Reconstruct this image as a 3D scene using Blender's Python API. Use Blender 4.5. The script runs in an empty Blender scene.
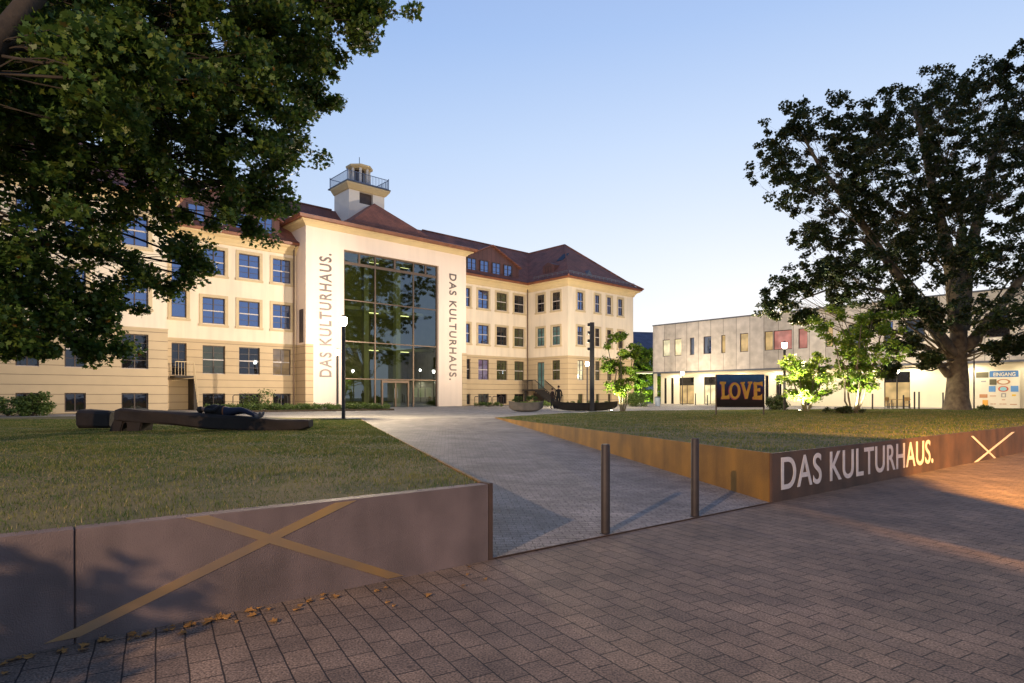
import bpy, bmesh, math, random
import numpy as np
from mathutils import Vector, Matrix, Euler
R = math.radians
random.seed(7)
RNG = np.random.default_rng(11)
S = bpy.context.scene
COL = S.collection

# ------------------------------------------------------------------ camera
CAM_H = 1.6
F = 605.0            # focal length expressed in picture widths / 1024
HZ = 395.0
cam_d = bpy.data.cameras.new('camera')
cam = bpy.data.objects.new('camera', cam_d)
COL.objects.link(cam)
cam.location = (0, 0, CAM_H)
cam.rotation_euler = (R(90), 0, 0)
cam_d.sensor_width = 36
cam_d.lens = 36 * F / 1024
cam_d.shift_y = (HZ - 341.5) / 1024
cam_d.clip_start = 0.05
cam_d.clip_end = 3000
S.camera = cam

# ------------------------------------------------------------------ world
W = bpy.data.worlds.new('World')
S.world = W
W.use_nodes = True
nt = W.node_tree
nt.nodes.clear()
SUN_EL, SUN_AZ = 2.0, 24.0      # azimuth measured from +Y towards +X: afterglow behind the modern building
sky = nt.nodes.new('ShaderNodeTexSky')
sky.sky_type = 'NISHITA'
sky.sun_disc = False
sky.sun_elevation = R(SUN_EL)
sky.sun_rotation = R(SUN_AZ)
sky.air_density = 1.0
sky.dust_density = 0.3
sky.ozone_density = 3.0
bg1 = nt.nodes.new('ShaderNodeBackground'); bg1.inputs[1].default_value = 0.05
nt.links.new(sky.outputs[0], bg1.inputs[0])
# dusk gradient of the clear air: by elevation and by angle to the afterglow
tc = nt.nodes.new('ShaderNodeTexCoord')
sep = nt.nodes.new('ShaderNodeSeparateXYZ'); nt.links.new(tc.outputs['Generated'], sep.inputs[0])
ramp = nt.nodes.new('ShaderNodeValToRGB'); nt.links.new(sep.outputs[2], ramp.inputs[0])
cr = ramp.color_ramp
cr.elements[0].position = 0.0; cr.elements[0].color = (0.90, 0.90, 0.90, 1)
cr.elements[1].position = 1.0; cr.elements[1].color = (0.10, 0.17, 0.42, 1)
for p, c in ((0.19, (0.76, 0.84, 0.96, 1)), (0.37, (0.56, 0.70, 0.93, 1)), (0.51, (0.40, 0.56, 0.87, 1)), (0.75, (0.26, 0.37, 0.68, 1))):
    e = cr.elements.new(p); e.color = c
dot = nt.nodes.new('ShaderNodeVectorMath'); dot.operation = 'DOT_PRODUCT'
nt.links.new(tc.outputs['Generated'], dot.inputs[0])
dot.inputs[1].default_value = (math.sin(R(SUN_AZ)) , math.cos(R(SUN_AZ)), 0.05)
ramp2 = nt.nodes.new('ShaderNodeValToRGB'); nt.links.new(dot.outputs['Value'], ramp2.inputs[0])
r2 = ramp2.color_ramp
r2.elements[0].position = 0.35; r2.elements[0].color = (0.70, 0.74, 0.82, 1)
r2.elements[1].position = 1.0; r2.elements[1].color = (1.14, 1.08, 1.03, 1)
e = r2.elements.new(0.75); e.color = (0.93, 0.95, 0.99, 1)
mul = nt.nodes.new('ShaderNodeMixRGB'); mul.blend_type = 'MULTIPLY'; mul.inputs[0].default_value = 1
nt.links.new(ramp.outputs[0], mul.inputs[1]); nt.links.new(ramp2.outputs[0], mul.inputs[2])
bg2 = nt.nodes.new('ShaderNodeBackground'); bg2.inputs[1].default_value = 0.98
nt.links.new(mul.outputs[0], bg2.inputs[0])
add = nt.nodes.new('ShaderNodeAddShader')
out = nt.nodes.new('ShaderNodeOutputWorld')
nt.links.new(bg1.outputs[0], add.inputs[0]); nt.links.new(bg2.outputs[0], add.inputs[1])
nt.links.new(add.outputs[0], out.inputs[0])

sd = bpy.data.lights.new('sun', 'SUN'); sd.energy = 0.05; sd.angle = R(20); sd.color = (1, .85, .75)
so = bpy.data.objects.new('sun', sd); COL.objects.link(so)
_d = Vector((math.sin(R(SUN_AZ)), math.cos(R(SUN_AZ)), math.tan(R(SUN_EL))))
so.rotation_euler = _d.to_track_quat('Z', 'Y').to_euler()

S.view_settings.view_transform = 'Standard'
S.view_settings.look = 'None'
S.view_settings.exposure = 0.0
S.view_settings.gamma = 1.0
S.view_settings.use_curve_mapping = False
S.cycles.max_bounces = 6
S.cycles.transparent_max_bounces = 12
S.cycles.sample_clamp_indirect = 4
S.cycles.use_denoising = True

# ------------------------------------------------------------------ helpers
def tag(o, label=None, cat=None, group=None, kind=None):
    if label: o['label'] = label
    if cat: o['category'] = cat
    if group: o['group'] = group
    if kind: o['kind'] = kind
    return o

def empty(name, loc=(0, 0, 0), rz=0, parent=None):
    o = bpy.data.objects.new(name, None); COL.objects.link(o)
    o.location = loc; o.rotation_euler = (0, 0, rz); o.parent = parent
    o.empty_display_size = .2
    return o

def link(name, me, parent=None, mat=None):
    if mat is not None and len(me.materials) == 0: me.materials.append(mat)
    o = bpy.data.objects.new(name, me); COL.objects.link(o); o.parent = parent
    return o

def copy_tree(o, parent=None):
    c = o.copy(); COL.objects.link(c); c.parent = parent
    for ch in list(o.children): copy_tree(ch, c)
    return c

class MB:
    def __init__(s): s.v = []; s.f = []
    def quad(s, a, b, c, d):
        n = len(s.v); s.v += [tuple(a), tuple(b), tuple(c), tuple(d)]; s.f.append((n, n+1, n+2, n+3)); return s
    def poly(s, pts):
        n = len(s.v); s.v += [tuple(p) for p in pts]; s.f.append(tuple(range(n, n+len(pts)))); return s
    def box(s, x0, x1, y0, y1, z0, z1):
        n = len(s.v)
        s.v += [(x0,y0,z0),(x1,y0,z0),(x1,y1,z0),(x0,y1,z0),(x0,y0,z1),(x1,y0,z1),(x1,y1,z1),(x0,y1,z1)]
        s.f += [(n,n+3,n+2,n+1),(n+4,n+5,n+6,n+7),(n,n+1,n+5,n+4),(n+1,n+2,n+6,n+5),(n+2,n+3,n+7,n+6),(n+3,n,n+4,n+7)]
        return s
    def prism(s, pts, fn, d0, d1):
        """pts 2D polygon, fn(a,b,d)->xyz, extruded d0..d1"""
        n = len(s.v); k = len(pts)
        s.v += [tuple(fn(a, b, d0)) for a, b in pts] + [tuple(fn(a, b, d1)) for a, b in pts]
        s.f.append(tuple(range(n, n+k))); s.f.append(tuple(range(n+2*k-1, n+k-1, -1)))
        for i in range(k):
            j = (i+1) % k; s.f.append((n+i, n+k+i, n+k+j, n+j))
        return s
    def bar(s, p, q, w, h=None):
        """square bar between two points"""
        h = h or w
        p = Vector(p); q = Vector(q); d = (q-p).normalized()
        up = Vector((0,0,1)) if abs(d.z) < .9 else Vector((1,0,0))
        a = d.cross(up).normalized()*w/2; b = a.cross(d).normalized()*h/2
        n = len(s.v)
        for c in (p, q): s.v += [tuple(c-a-b), tuple(c+a-b), tuple(c+a+b), tuple(c-a+b)]
        s.f += [(n,n+1,n+2,n+3),(n+7,n+6,n+5,n+4)] + [(n+i, n+4+i, n+4+(i+1)%4, n+(i+1)%4) for i in range(4)]
        return s
    def tube(s, pts, rad, seg=8, cap=True):
        pts = [Vector(p) for p in pts]; n0 = len(s.v)
        prev = None
        for i, p in enumerate(pts):
            d = (pts[min(i+1, len(pts)-1)] - pts[max(i-1, 0)])
            if d.length < 1e-6: d = Vector((0,0,1))
            d.normalize()
            if prev is None:
                up = Vector((0,0,1)) if abs(d.z) < .9 else Vector((1,0,0))
                a = d.cross(up).normalized()
            else:
                a = (prev - d*prev.dot(d))
                a = a.normalized() if a.length > 1e-6 else d.orthogonal().normalized()
            prev = a; b = d.cross(a)
            r = rad[i] if isinstance(rad, (list, tuple)) else rad
            for k in range(seg):
                t = 2*math.pi*k/seg
                s.v.append(tuple(p + a*math.cos(t)*r + b*math.sin(t)*r))
        for i in range(len(pts)-1):
            for k in range(seg):
                a0 = n0+i*seg+k; a1 = n0+i*seg+(k+1)%seg
                s.f.append((a0, a1, a1+seg, a0+seg))
        if cap:
            s.f.append(tuple(n0+k for k in reversed(range(seg))))
            m = n0+(len(pts)-1)*seg; s.f.append(tuple(m+k for k in range(seg)))
        return s
    def lathe(s, prof, c=(0,0,0), seg=16):
        n0 = len(s.v)
        for r, z in prof:
            for k in range(seg):
                t = 2*math.pi*(k+.5)/seg
                s.v.append((c[0]+r*math.cos(t), c[1]+r*math.sin(t), c[2]+z))
        for i in range(len(prof)-1):
            for k in range(seg):
                a0 = n0+i*seg+k; a1 = n0+i*seg+(k+1)%seg
                s.f.append((a0, a1, a1+seg, a0+seg))
        s.f.append(tuple(n0+k for k in reversed(range(seg))))
        m = n0+(len(prof)-1)*seg; s.f.append(tuple(m+k for k in range(seg)))
        return s
    def mesh(s, name, mat=None, smooth=False, bevel=0):
        me = bpy.data.meshes.new(name); me.from_pydata(s.v, [], s.f)
        if bevel:
            bm = bmesh.new(); bm.from_mesh(me)
            bmesh.ops.remove_doubles(bm, verts=bm.verts, dist=1e-5)
            bmesh.ops.bevel(bm, geom=[e for e in bm.edges if len(e.link_faces) == 2 and e.calc_face_angle(0) > .6],
                            offset=bevel, segments=2, affect='EDGES', clamp_overlap=True)
            bm.to_mesh(me); bm.free()
        if smooth:
            me.polygons.foreach_set('use_smooth', [True]*len(me.polygons)); me.set_sharp_from_angle(angle=R(40))
        if mat is not None: me.materials.append(mat)
        me.update()
        return me
    def build(s, name, mat=None, parent=None, smooth=False, bevel=0):
        return link(name, s.mesh(name, mat, smooth, bevel), parent)

# ------------------------------------------------------------------ lamp light helper
def point(parent, loc, e, c=(1, .82, .55), r=.12, spot=None, aim=None, blend=.6, name='light'):
    ld = bpy.data.lights.new(name, 'SPOT' if spot else 'POINT'); ld.energy = e; ld.color = c; ld.shadow_soft_size = r
    if spot: ld.spot_size = R(spot); ld.spot_blend = blend
    o = bpy.data.objects.new(name, ld); COL.objects.link(o); o.location = loc; o.parent = parent
    if aim is not None:
        o.rotation_euler = (Vector(aim)-Vector(loc)).to_track_quat('-Z', 'Y').to_euler()
    return o

# ------------------------------------------------------------------ materials
def rgb(r, g, b): return (r, g, b, 1)
def newmat(name):
    m = bpy.data.materials.new(name); m.use_nodes = True
    n = m.node_tree; b = n.nodes['Principled BSDF']
    return m, n, b
def mat(name, c, rough=.7, metal=0, var=.12, scale=3.0, bump=0, bscale=None, detail=6, c2=None, spec=None, streak=0):
    """plain surface with procedural noise variation in colour and height"""
    m, n, b = newmat(name)
    b.inputs['Roughness'].default_value = rough; b.inputs['Metallic'].default_value = metal
    if spec is not None: b.inputs['Specular IOR Level'].default_value = spec
    t = n.nodes.new('ShaderNodeTexCoord')
    nz = n.nodes.new('ShaderNodeTexNoise'); nz.inputs['Scale'].default_value = scale; nz.inputs['Detail'].default_value = detail
    n.links.new(t.outputs['Object'], nz.inputs['Vector'])
    rp = n.nodes.new('ShaderNodeValToRGB'); n.links.new(nz.outputs['Fac'], rp.inputs[0])
    lo = [max(0, x*(1-var)) for x in c[:3]]; hi = [min(1, x*(1+var)) for x in c[:3]]
    if c2: hi = c2[:3]; lo = c[:3]
    rp.color_ramp.elements[0].position = .3; rp.color_ramp.elements[0].color = (*lo, 1)
    rp.color_ramp.elements[1].position = .7; rp.color_ramp.elements[1].color = (*hi, 1)
    n.links.new(rp.outputs[0], b.inputs['Base Color'])
    if streak:
        mp = n.nodes.new('ShaderNodeMapping'); mp.inputs['Scale'].default_value = (1.6, 1.6, .14); n.links.new(t.outputs['Object'], mp.inputs[0])
        n4 = n.nodes.new('ShaderNodeTexNoise'); n4.inputs['Scale'].default_value = 1.2; n4.inputs['Detail'].default_value = 8; n.links.new(mp.outputs[0], n4.inputs['Vector'])
        m4 = n.nodes.new('ShaderNodeMapRange'); n.links.new(n4.outputs['Fac'], m4.inputs[0]); m4.inputs[1].default_value = .35; m4.inputs[2].default_value = .55; m4.inputs[3].default_value = 1-streak; m4.inputs[4].default_value = 1
        s4 = n.nodes.new('ShaderNodeVectorMath'); s4.operation = 'SCALE'; n.links.new(rp.outputs[0], s4.inputs[0]); n.links.new(m4.outputs[0], s4.inputs['Scale']); n.links.new(s4.outputs[0], b.inputs['Base Color'])
    if bump:
        n2 = n.nodes.new('ShaderNodeTexNoise'); n2.inputs['Scale'].default_value = bscale or scale*8; n2.inputs['Detail'].default_value = 4
        n.links.new(t.outputs['Object'], n2.inputs['Vector'])
        bp = n.nodes.new('ShaderNodeBump'); bp.inputs['Strength'].default_value = bump; bp.inputs['Distance'].default_value = .02
        n.links.new(n2.outputs['Fac'], bp.inputs['Height']); n.links.new(bp.outputs[0], b.inputs['Normal'])
    return m
def emis(name, c, st):
    m, n, b = newmat(name)
    b.inputs['Base Color'].default_value = c; b.inputs['Emission Color'].default_value = c; b.inputs['Emission Strength'].default_value = st
    return m
def banded(name, c, groove, period, gw, axis=2, off=0, rough=.8, var=.08, dark=.6, bumpd=.03):
    """surface with regular grooves along one axis (rustication, standing seams, slats)"""
    m, n, b = newmat(name); b.inputs['Roughness'].default_value = rough
    t = n.nodes.new('ShaderNodeTexCoord'); sp = n.nodes.new('ShaderNodeSeparateXYZ'); n.links.new(t.outputs['Object'], sp.inputs[0])
    def M(op, a, bb=None):
        x = n.nodes.new('ShaderNodeMath'); x.operation = op
        if isinstance(a, (int, float)): x.inputs[0].default_value = a
        else: n.links.new(a, x.inputs[0])
        if bb is not None:
            if isinstance(bb, (int, float)): x.inputs[1].default_value = bb
            else: n.links.new(bb, x.inputs[1])
        return x.outputs[0]
    z = M('DIVIDE', M('ADD', sp.outputs[axis], off + 1000*period), period)
    fr = M('FRACT', z)
    g = M('LESS_THAN', fr, gw/period)
    fl = M('FLOOR', z)
    wn = n.nodes.new('ShaderNodeTexWhiteNoise'); wn.noise_dimensions = '1D'; n.links.new(fl, wn.inputs['W'])
    nz = n.nodes.new('ShaderNodeTexNoise'); nz.inputs['Scale'].default_value = 1.3; nz.inputs['Detail'].default_value = 7
    n.links.new(t.outputs['Object'], nz.inputs['Vector'])
    mr = n.nodes.new('ShaderNodeMapRange'); n.links.new(M('ADD', M('MULTIPLY', wn.outputs[0], .4), nz.outputs['Fac']), mr.inputs[0])
    mr.inputs[1].default_value = .3; mr.inputs[2].default_value = 1.1; mr.inputs[3].default_value = 1-var; mr.inputs[4].default_value = 1+var
    mx = n.nodes.new('ShaderNodeMixRGB'); n.links.new(g, mx.inputs[0]); mx.inputs[1].default_value = c; mx.inputs[2].default_value = groove
    m2 = n.nodes.new('ShaderNodeVectorMath'); m2.operation = 'SCALE'; n.links.new(mx.outputs[0], m2.inputs[0]); n.links.new(mr.outputs[0], m2.inputs['Scale'])
    n.links.new(m2.outputs[0], b.inputs['Base Color'])
    bp = n.nodes.new('ShaderNodeBump'); bp.inputs['Strength'].default_value = .6; bp.inputs['Distance'].default_value = bumpd
    n.links.new(M('SUBTRACT', 1.0, g), bp.inputs['Height']); n.links.new(bp.outputs[0], b.inputs['Normal'])
    return m
def paving(name, ang, bw, bh, c1, c2, mortar, ms=.006, rough=.75):
    m, n, b = newmat(name); b.inputs['Roughness'].default_value = rough
    t = n.nodes.new('ShaderNodeTexCoord'); mp = n.nodes.new('ShaderNodeMapping'); n.links.new(t.outputs['Object'], mp.inputs[0])
    mp.inputs['Rotation'].default_value = (0, 0, ang)
    # slight waviness so that no joint is ruler straight
    nd = n.nodes.new('ShaderNodeTexNoise'); nd.inputs['Scale'].default_value = 2.2; n.links.new(mp.outputs[0], nd.inputs['Vector'])
    ad = n.nodes.new('ShaderNodeMixRGB'); ad.blend_type = 'LINEAR_LIGHT'; ad.inputs[0].default_value = .010
    n.links.new(mp.outputs[0], ad.inputs[1]); n.links.new(nd.outputs['Color'], ad.inputs[2])
    br = n.nodes.new('ShaderNodeTexBrick'); n.links.new(ad.outputs[0], br.inputs['Vector'])
    br.inputs['Scale'].default_value = 1; br.inputs['Brick Width'].default_value = bw; br.inputs['Row Height'].default_value = bh
    br.inputs['Mortar Size'].default_value = ms; br.inputs['Mortar Smooth'].default_value = .3; br.inputs['Bias'].default_value = 0
    br.inputs['Color1'].default_value = c1; br.inputs['Color2'].default_value = c2; br.inputs['Mortar'].default_value = mortar
    br.offset = .5
    nz = n.nodes.new('ShaderNodeTexNoise'); nz.inputs['Scale'].default_value = .7; nz.inputs['Detail'].default_value = 8; n.links.new(t.outputs['Object'], nz.inputs['Vector'])
    nf = n.nodes.new('ShaderNodeTexNoise'); nf.inputs['Scale'].default_value = 75; nf.inputs['Detail'].default_value = 3; n.links.new(t.outputs['Object'], nf.inputs['Vector'])
    mr = n.nodes.new('ShaderNodeMapRange'); n.links.new(nz.outputs['Fac'], mr.inputs[0]); mr.inputs[1].default_value = .3; mr.inputs[2].default_value = .7; mr.inputs[3].default_value = .72; mr.inputs[4].default_value = 1.2
    mf = n.nodes.new('ShaderNodeMapRange'); n.links.new(nf.outputs['Fac'], mf.inputs[0]); mf.inputs[1].default_value = .3; mf.inputs[2].default_value = .7; mf.inputs[3].default_value = .25; mf.inputs[4].default_value = 1.9
    mm = n.nodes.new('ShaderNodeMath'); mm.operation = 'MULTIPLY'; n.links.new(mr.outputs[0], mm.inputs[0]); n.links.new(mf.outputs[0], mm.inputs[1])
    # trodden-in spots and darker stains
    vo = n.nodes.new('ShaderNodeTexVoronoi'); vo.inputs['Scale'].default_value = 2.6; n.links.new(t.outputs['Object'], vo.inputs['Vector'])
    vs = n.nodes.new('ShaderNodeMapRange'); n.links.new(vo.outputs['Distance'], vs.inputs[0]); vs.inputs[1].default_value = .035; vs.inputs[2].default_value = .06; vs.inputs[3].default_value = .55; vs.inputs[4].default_value = 1
    n5 = n.nodes.new('ShaderNodeTexNoise'); n5.inputs['Scale'].default_value = 2.4; n5.inputs['Detail'].default_value = 9; n5.inputs['Roughness'].default_value = .65; n.links.new(t.outputs['Object'], n5.inputs['Vector'])
    m5 = n.nodes.new('ShaderNodeMapRange'); n.links.new(n5.outputs['Fac'], m5.inputs[0]); m5.inputs[1].default_value = .35; m5.inputs[2].default_value = .6; m5.inputs[3].default_value = .68; m5.inputs[4].default_value = 1.08
    q5 = n.nodes.new('ShaderNodeMath'); q5.operation = 'MULTIPLY'; n.links.new(vs.outputs[0], q5.inputs[0]); n.links.new(m5.outputs[0], q5.inputs[1])
    q6 = n.nodes.new('ShaderNodeMath'); q6.operation = 'MULTIPLY'; n.links.new(q5.outputs[0], q6.inputs[0]); n.links.new(mm.outputs[0], q6.inputs[1])
    sc = n.nodes.new('ShaderNodeVectorMath'); sc.operation = 'SCALE'; n.links.new(br.outputs['Color'], sc.inputs[0]); n.links.new(q6.outputs[0], sc.inputs['Scale'])
    n.links.new(sc.outputs[0], b.inputs['Base Color'])
    inv = n.nodes.new('ShaderNodeMath'); inv.operation = 'SUBTRACT'; inv.inputs[0].default_value = 1; n.links.new(br.outputs['Fac'], inv.inputs[1])
    ma = n.nodes.new('ShaderNodeMath'); ma.operation = 'MULTIPLY_ADD'; n.links.new(nf.outputs['Fac'], ma.inputs[0]); ma.inputs[1].default_value = .35; n.links.new(inv.outputs[0], ma.inputs[2])
    bp = n.nodes.new('ShaderNodeBump'); bp.inputs['Strength'].default_value = .8; bp.inputs['Distance'].default_value = .008
    n.links.new(ma.outputs[0], bp.inputs['Height']); n.links.new(bp.outputs[0], b.inputs['Normal'])
    return m
def leafmat(name, cols, trans=.35, rough=.5):
    m, n, b = newmat(name)
    g = n.nodes.new('ShaderNodeNewGeometry')
    rp = n.nodes.new('ShaderNodeValToRGB'); n.links.new(g.outputs['Random Per Island'], rp.inputs[0])
    els = rp.color_ramp.elements
    els[0].position = 0; els[0].color = cols[0][1]; els[1].position = 1; els[1].color = cols[-1][1]
    for p, c in cols[1:-1]:
        e = els.new(p); e.color = c
    n.links.new(rp.outputs[0], b.inputs['Base Color']); b.inputs['Roughness'].default_value = rough
    b.inputs['Specular IOR Level'].default_value = .35
    tr = n.nodes.new('ShaderNodeBsdfTranslucent')
    hs = n.nodes.new('ShaderNodeHueSaturation'); hs.inputs['Hue'].default_value = .48; hs.inputs['Value'].default_value = 1.3; n.links.new(rp.outputs[0], hs.inputs['Color'])
    n.links.new(hs.outputs[0], tr.inputs[0])
    mx = n.nodes.new('ShaderNodeMixShader'); mx.inputs[0].default_value = trans
    n.links.new(b.outputs[0], mx.inputs[1]); n.links.new(tr.outputs[0], mx.inputs[2])
    n.links.new(mx.outputs[0], n.nodes['Material Output'].inputs[0])
    return m
def glass(name, tint, refl=.25, rough=.01, gcol=(.9, .95, 1, 1)):
    m, n, b = newmat(name)
    n.nodes.remove(b)
    tr = n.nodes.new('ShaderNodeBsdfTransparent'); tr.inputs[0].default_value = tint
    gl = n.nodes.new('ShaderNodeBsdfGlossy'); gl.inputs[0].default_value = gcol; gl.inputs['Roughness'].default_value = rough
    lw = n.nodes.new('ShaderNodeLayerWeight'); lw.inputs[0].default_value = .25
    ma = n.nodes.new('ShaderNodeMath'); ma.operation = 'MULTIPLY_ADD'; n.links.new(lw.outputs['Fresnel'], ma.inputs[0]); ma.inputs[1].default_value = .8; ma.inputs[2].default_value = refl; ma.use_clamp = True
    mx = n.nodes.new('ShaderNodeMixShader'); n.links.new(ma.outputs[0], mx.inputs[0]); n.links.new(tr.outputs[0], mx.inputs[1]); n.links.new(gl.outputs[0], mx.inputs[2])
    n.links.new(mx.outputs[0], n.nodes['Material Output'].inputs[0])
    return m
def pane_mat(name, base, refl=.2, em=None, est=0, wob=.02, gcol=(.7, .82, 1, 1)):
    """window pane over a dim room: body colour + mirror reflection with a slight ripple"""
    m, n, b = newmat(name)
    b.inputs['Base Color'].default_value = base; b.inputs['Roughness'].default_value = .6; b.inputs['Specular IOR Level'].default_value = 0
    if em: b.inputs['Emission Color'].default_value = em; b.inputs['Emission Strength'].default_value = est
    if em:
        t = n.nodes.new('ShaderNodeTexCoord'); nz = n.nodes.new('ShaderNodeTexNoise'); nz.inputs['Scale'].default_value = .9
        n.links.new(t.outputs['Object'], nz.inputs['Vector'])
        mr = n.nodes.new('ShaderNodeMapRange'); n.links.new(nz.outputs['Fac'], mr.inputs[0]); mr.inputs[1].default_value = .35; mr.inputs[2].default_value = .65; mr.inputs[3].default_value = est*.65; mr.inputs[4].default_value = est*1.25
        n.links.new(mr.outputs[0], b.inputs['Emission Strength'])
    gl = n.nodes.new('ShaderNodeBsdfGlossy'); gl.inputs['Roughness'].default_value = .02; gl.inputs[0].default_value = gcol
    t2 = n.nodes.new('ShaderNodeTexCoord'); n3 = n.nodes.new('ShaderNodeTexNoise'); n3.inputs['Scale'].default_value = 1.2
    n.links.new(t2.outputs['Object'], n3.inputs['Vector'])
    bp = n.nodes.new('ShaderNodeBump'); bp.inputs['Strength'].default_value = wob*5; bp.inputs['Distance'].default_value = .05
    n.links.new(n3.outputs['Fac'], bp.inputs['Height']); n.links.new(bp.outputs[0], gl.inputs['Normal'])
    mx = n.nodes.new('ShaderNodeMixShader'); mx.inputs[0].default_value = refl
    n.links.new(b.outputs[0], mx.inputs[1]); n.links.new(gl.outputs[0], mx.inputs[2])
    n.links.new(mx.outputs[0], n.nodes['Material Output'].inputs[0])
    return m

M = {}
M['plaster'] = mat('plaster', (.76, .65, .50), .85, streak=.10, var=.05, scale=.35, bump=.25, bscale=60)
M['portal'] = mat('portal_plaster', (.82, .68, .56), .85, streak=.05, var=.04, scale=.3, bump=.2, bscale=60)
M['rust_band'] = banded('rusticated_plaster', rgb(.50, .38, .23), rgb(.20, .15, .09), .56, .035, 2, .0)
M['trim'] = mat('stone_trim', (.52, .41, .25), .8, var=.08, scale=2, bump=.15, bscale=40)
M['cornice'] = mat('cornice_plaster', (.62, .48, .27), .8, var=.06, scale=1)
M['copper'] = mat('copper_edge', (.20, .068, .034), .5, var=.25, scale=2)
M['clad'] = banded('dormer_cladding', rgb(.10, .043, .036), rgb(.045, .021, .018), .62, .04, 0, 0, rough=.5, var=.18)
M['lead'] = mat('lead_sheet', (.09, .10, .13), .55, var=.15, scale=1)
M['frame'] = mat('window_timber', (.055, .035, .028), .5, var=.2, scale=4)
M['rail'] = mat('pale_rail', (.5, .45, .42), .5, var=.1)
M['steel'] = mat('dark_steel', (.028, .026, .028), .45, .3, var=.2, scale=6)
M['grey_steel'] = mat('galvanised_steel', (.25, .26, .27), .45, .6, var=.15, scale=6)
M['bronze'] = mat('facade_mullion', (.15, .105, .075), .4, .5, var=.1, scale=3)
M['pole_brown'] = mat('bollard_paint', (.026, .019, .017), .6, 0, var=.25, scale=9, bump=.1, bscale=50)
def rooftile(name, c1, c2):
    m, n, b = newmat(name); b.inputs['Roughness'].default_value = .75
    t = n.nodes.new('ShaderNodeTexCoord'); sp = n.nodes.new('ShaderNodeSeparateXYZ'); n.links.new(t.outputs['Object'], sp.inputs[0])
    ad = n.nodes.new('ShaderNodeMath'); ad.operation = 'ADD'; n.links.new(sp.outputs[0], ad.inputs[0]); n.links.new(sp.outputs[1], ad.inputs[1])
    cb = n.nodes.new('ShaderNodeCombineXYZ'); n.links.new(ad.outputs[0], cb.inputs[0]); n.links.new(sp.outputs[2], cb.inputs[1])
    br = n.nodes.new('ShaderNodeTexBrick'); n.links.new(cb.outputs[0], br.inputs['Vector']); br.inputs['Scale'].default_value = 1
    br.inputs['Brick Width'].default_value = .22; br.inputs['Row Height'].default_value = .17; br.inputs['Mortar Size'].default_value = .012
    br.inputs['Color1'].default_value = c1; br.inputs['Color2'].default_value = c2; br.inputs['Mortar'].default_value = (c1[0]*.35, c1[1]*.35, c1[2]*.35, 1)
    nz = n.nodes.new('ShaderNodeTexNoise'); nz.inputs['Scale'].default_value = .8; nz.inputs['Detail'].default_value = 8; n.links.new(t.outputs['Object'], nz.inputs['Vector'])
    mr = n.nodes.new('ShaderNodeMapRange'); n.links.new(nz.outputs['Fac'], mr.inputs[0]); mr.inputs[1].default_value = .3; mr.inputs[2].default_value = .7; mr.inputs[3].default_value = .7; mr.inputs[4].default_value = 1.25
    sc = n.nodes.new('ShaderNodeVectorMath'); sc.operation = 'SCALE'; n.links.new(br.outputs['Color'], sc.inputs[0]); n.links.new(mr.outputs[0], sc.inputs['Scale']); n.links.new(sc.outputs[0], b.inputs['Base Color'])
    inv = n.nodes.new('ShaderNodeMath'); inv.operation = 'SUBTRACT'; inv.inputs[0].default_value = 1; n.links.new(br.outputs['Fac'], inv.inputs[1])
    bp = n.nodes.new('ShaderNodeBump'); bp.inputs['Strength'].default_value = .7; bp.inputs['Distance'].default_value = .03; n.links.new(inv.outputs[0], bp.inputs['Height']); n.links.new(bp.outputs[0], b.inputs['Normal'])
    return m
M['tile'] = rooftile('roof_tiles', rgb(.27, .098, .062), rgb(.19, .074, .054))
M['tile2'] = rooftile('portal_tiles', rgb(.34, .125, .07), rgb(.27, .10, .06))
M['tile3'] = rooftile('slate_tiles', rgb(.11, .12, .18), rgb(.085, .095, .145))
M['pane_blue'] = pane_mat('pane_sky', (.015, .022, .045, 1), .40, gcol=(.42, .58, 1, 1))
M['pane_dark'] = pane_mat('pane_dark', (.010, .009, .010, 1), .09)
M['pane_olive'] = pane_mat('pane_olive', (.03, .03, .012, 1), .10, (.5, .45, .12, 1), .06)
M['pane_teal'] = pane_mat('pane_teal', (.02, .03, .03, 1), .10, (.45, .8, .65, 1), .16)
M['pane_violet'] = pane_mat('pane_violet', (.03, .03, .05, 1), .2, (.8, .5, .9, 1), .18)
M['pane_warm'] = pane_mat('pane_warm', (.05, .04, .02, 1), .08, (1, .66, .28, 1), .75)
M['pane_warm2'] = pane_mat('pane_warm_dim', (.06, .045, .03, 1), .12, (1, .62, .28, 1), .22)
M['pane_cream'] = pane_mat('pane_cream', (.05, .04, .02, 1), .08, (1, .88, .55, 1), 1.1)
M['pane_red'] = pane_mat('pane_red', (.05, .02, .02, 1), .08, (1, .38, .30, 1), .55)
M['pane_bright'] = pane_mat('pane_bright', (.1, .09, .05, 1), .05, (1, .85, .5, 1), 1.2)
M['curtain_glass'] = glass('curtain_wall_glass', (.46, .52, .42, 1), .17, gcol=(.72, .86, 1, 1))
def lensmat(name, c, st):
    m, n, b = newmat(name); n.nodes.remove(b)
    e = n.nodes.new('ShaderNodeEmission'); e.inputs[0].default_value = c; e.inputs[1].default_value = st
    t = n.nodes.new('ShaderNodeBsdfTransparent'); a = n.nodes.new('ShaderNodeAddShader')
    n.links.new(e.outputs[0], a.inputs[0]); n.links.new(t.outputs[0], a.inputs[1]); n.links.new(a.outputs[0], n.nodes['Material Output'].inputs[0]); return m
M['lens'] = lensmat('lamp_lens', (1, .88, .66, 1), 25)
M['grass_soil'] = mat('lawn_surface', (.03, .042, .010), .95, scale=.9, c2=(.13, .105, .04), bump=.8, bscale=30)
M['soil'] = mat('bed_soil', (.05, .035, .02), .95, var=.3, scale=6, bump=.6)
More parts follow.
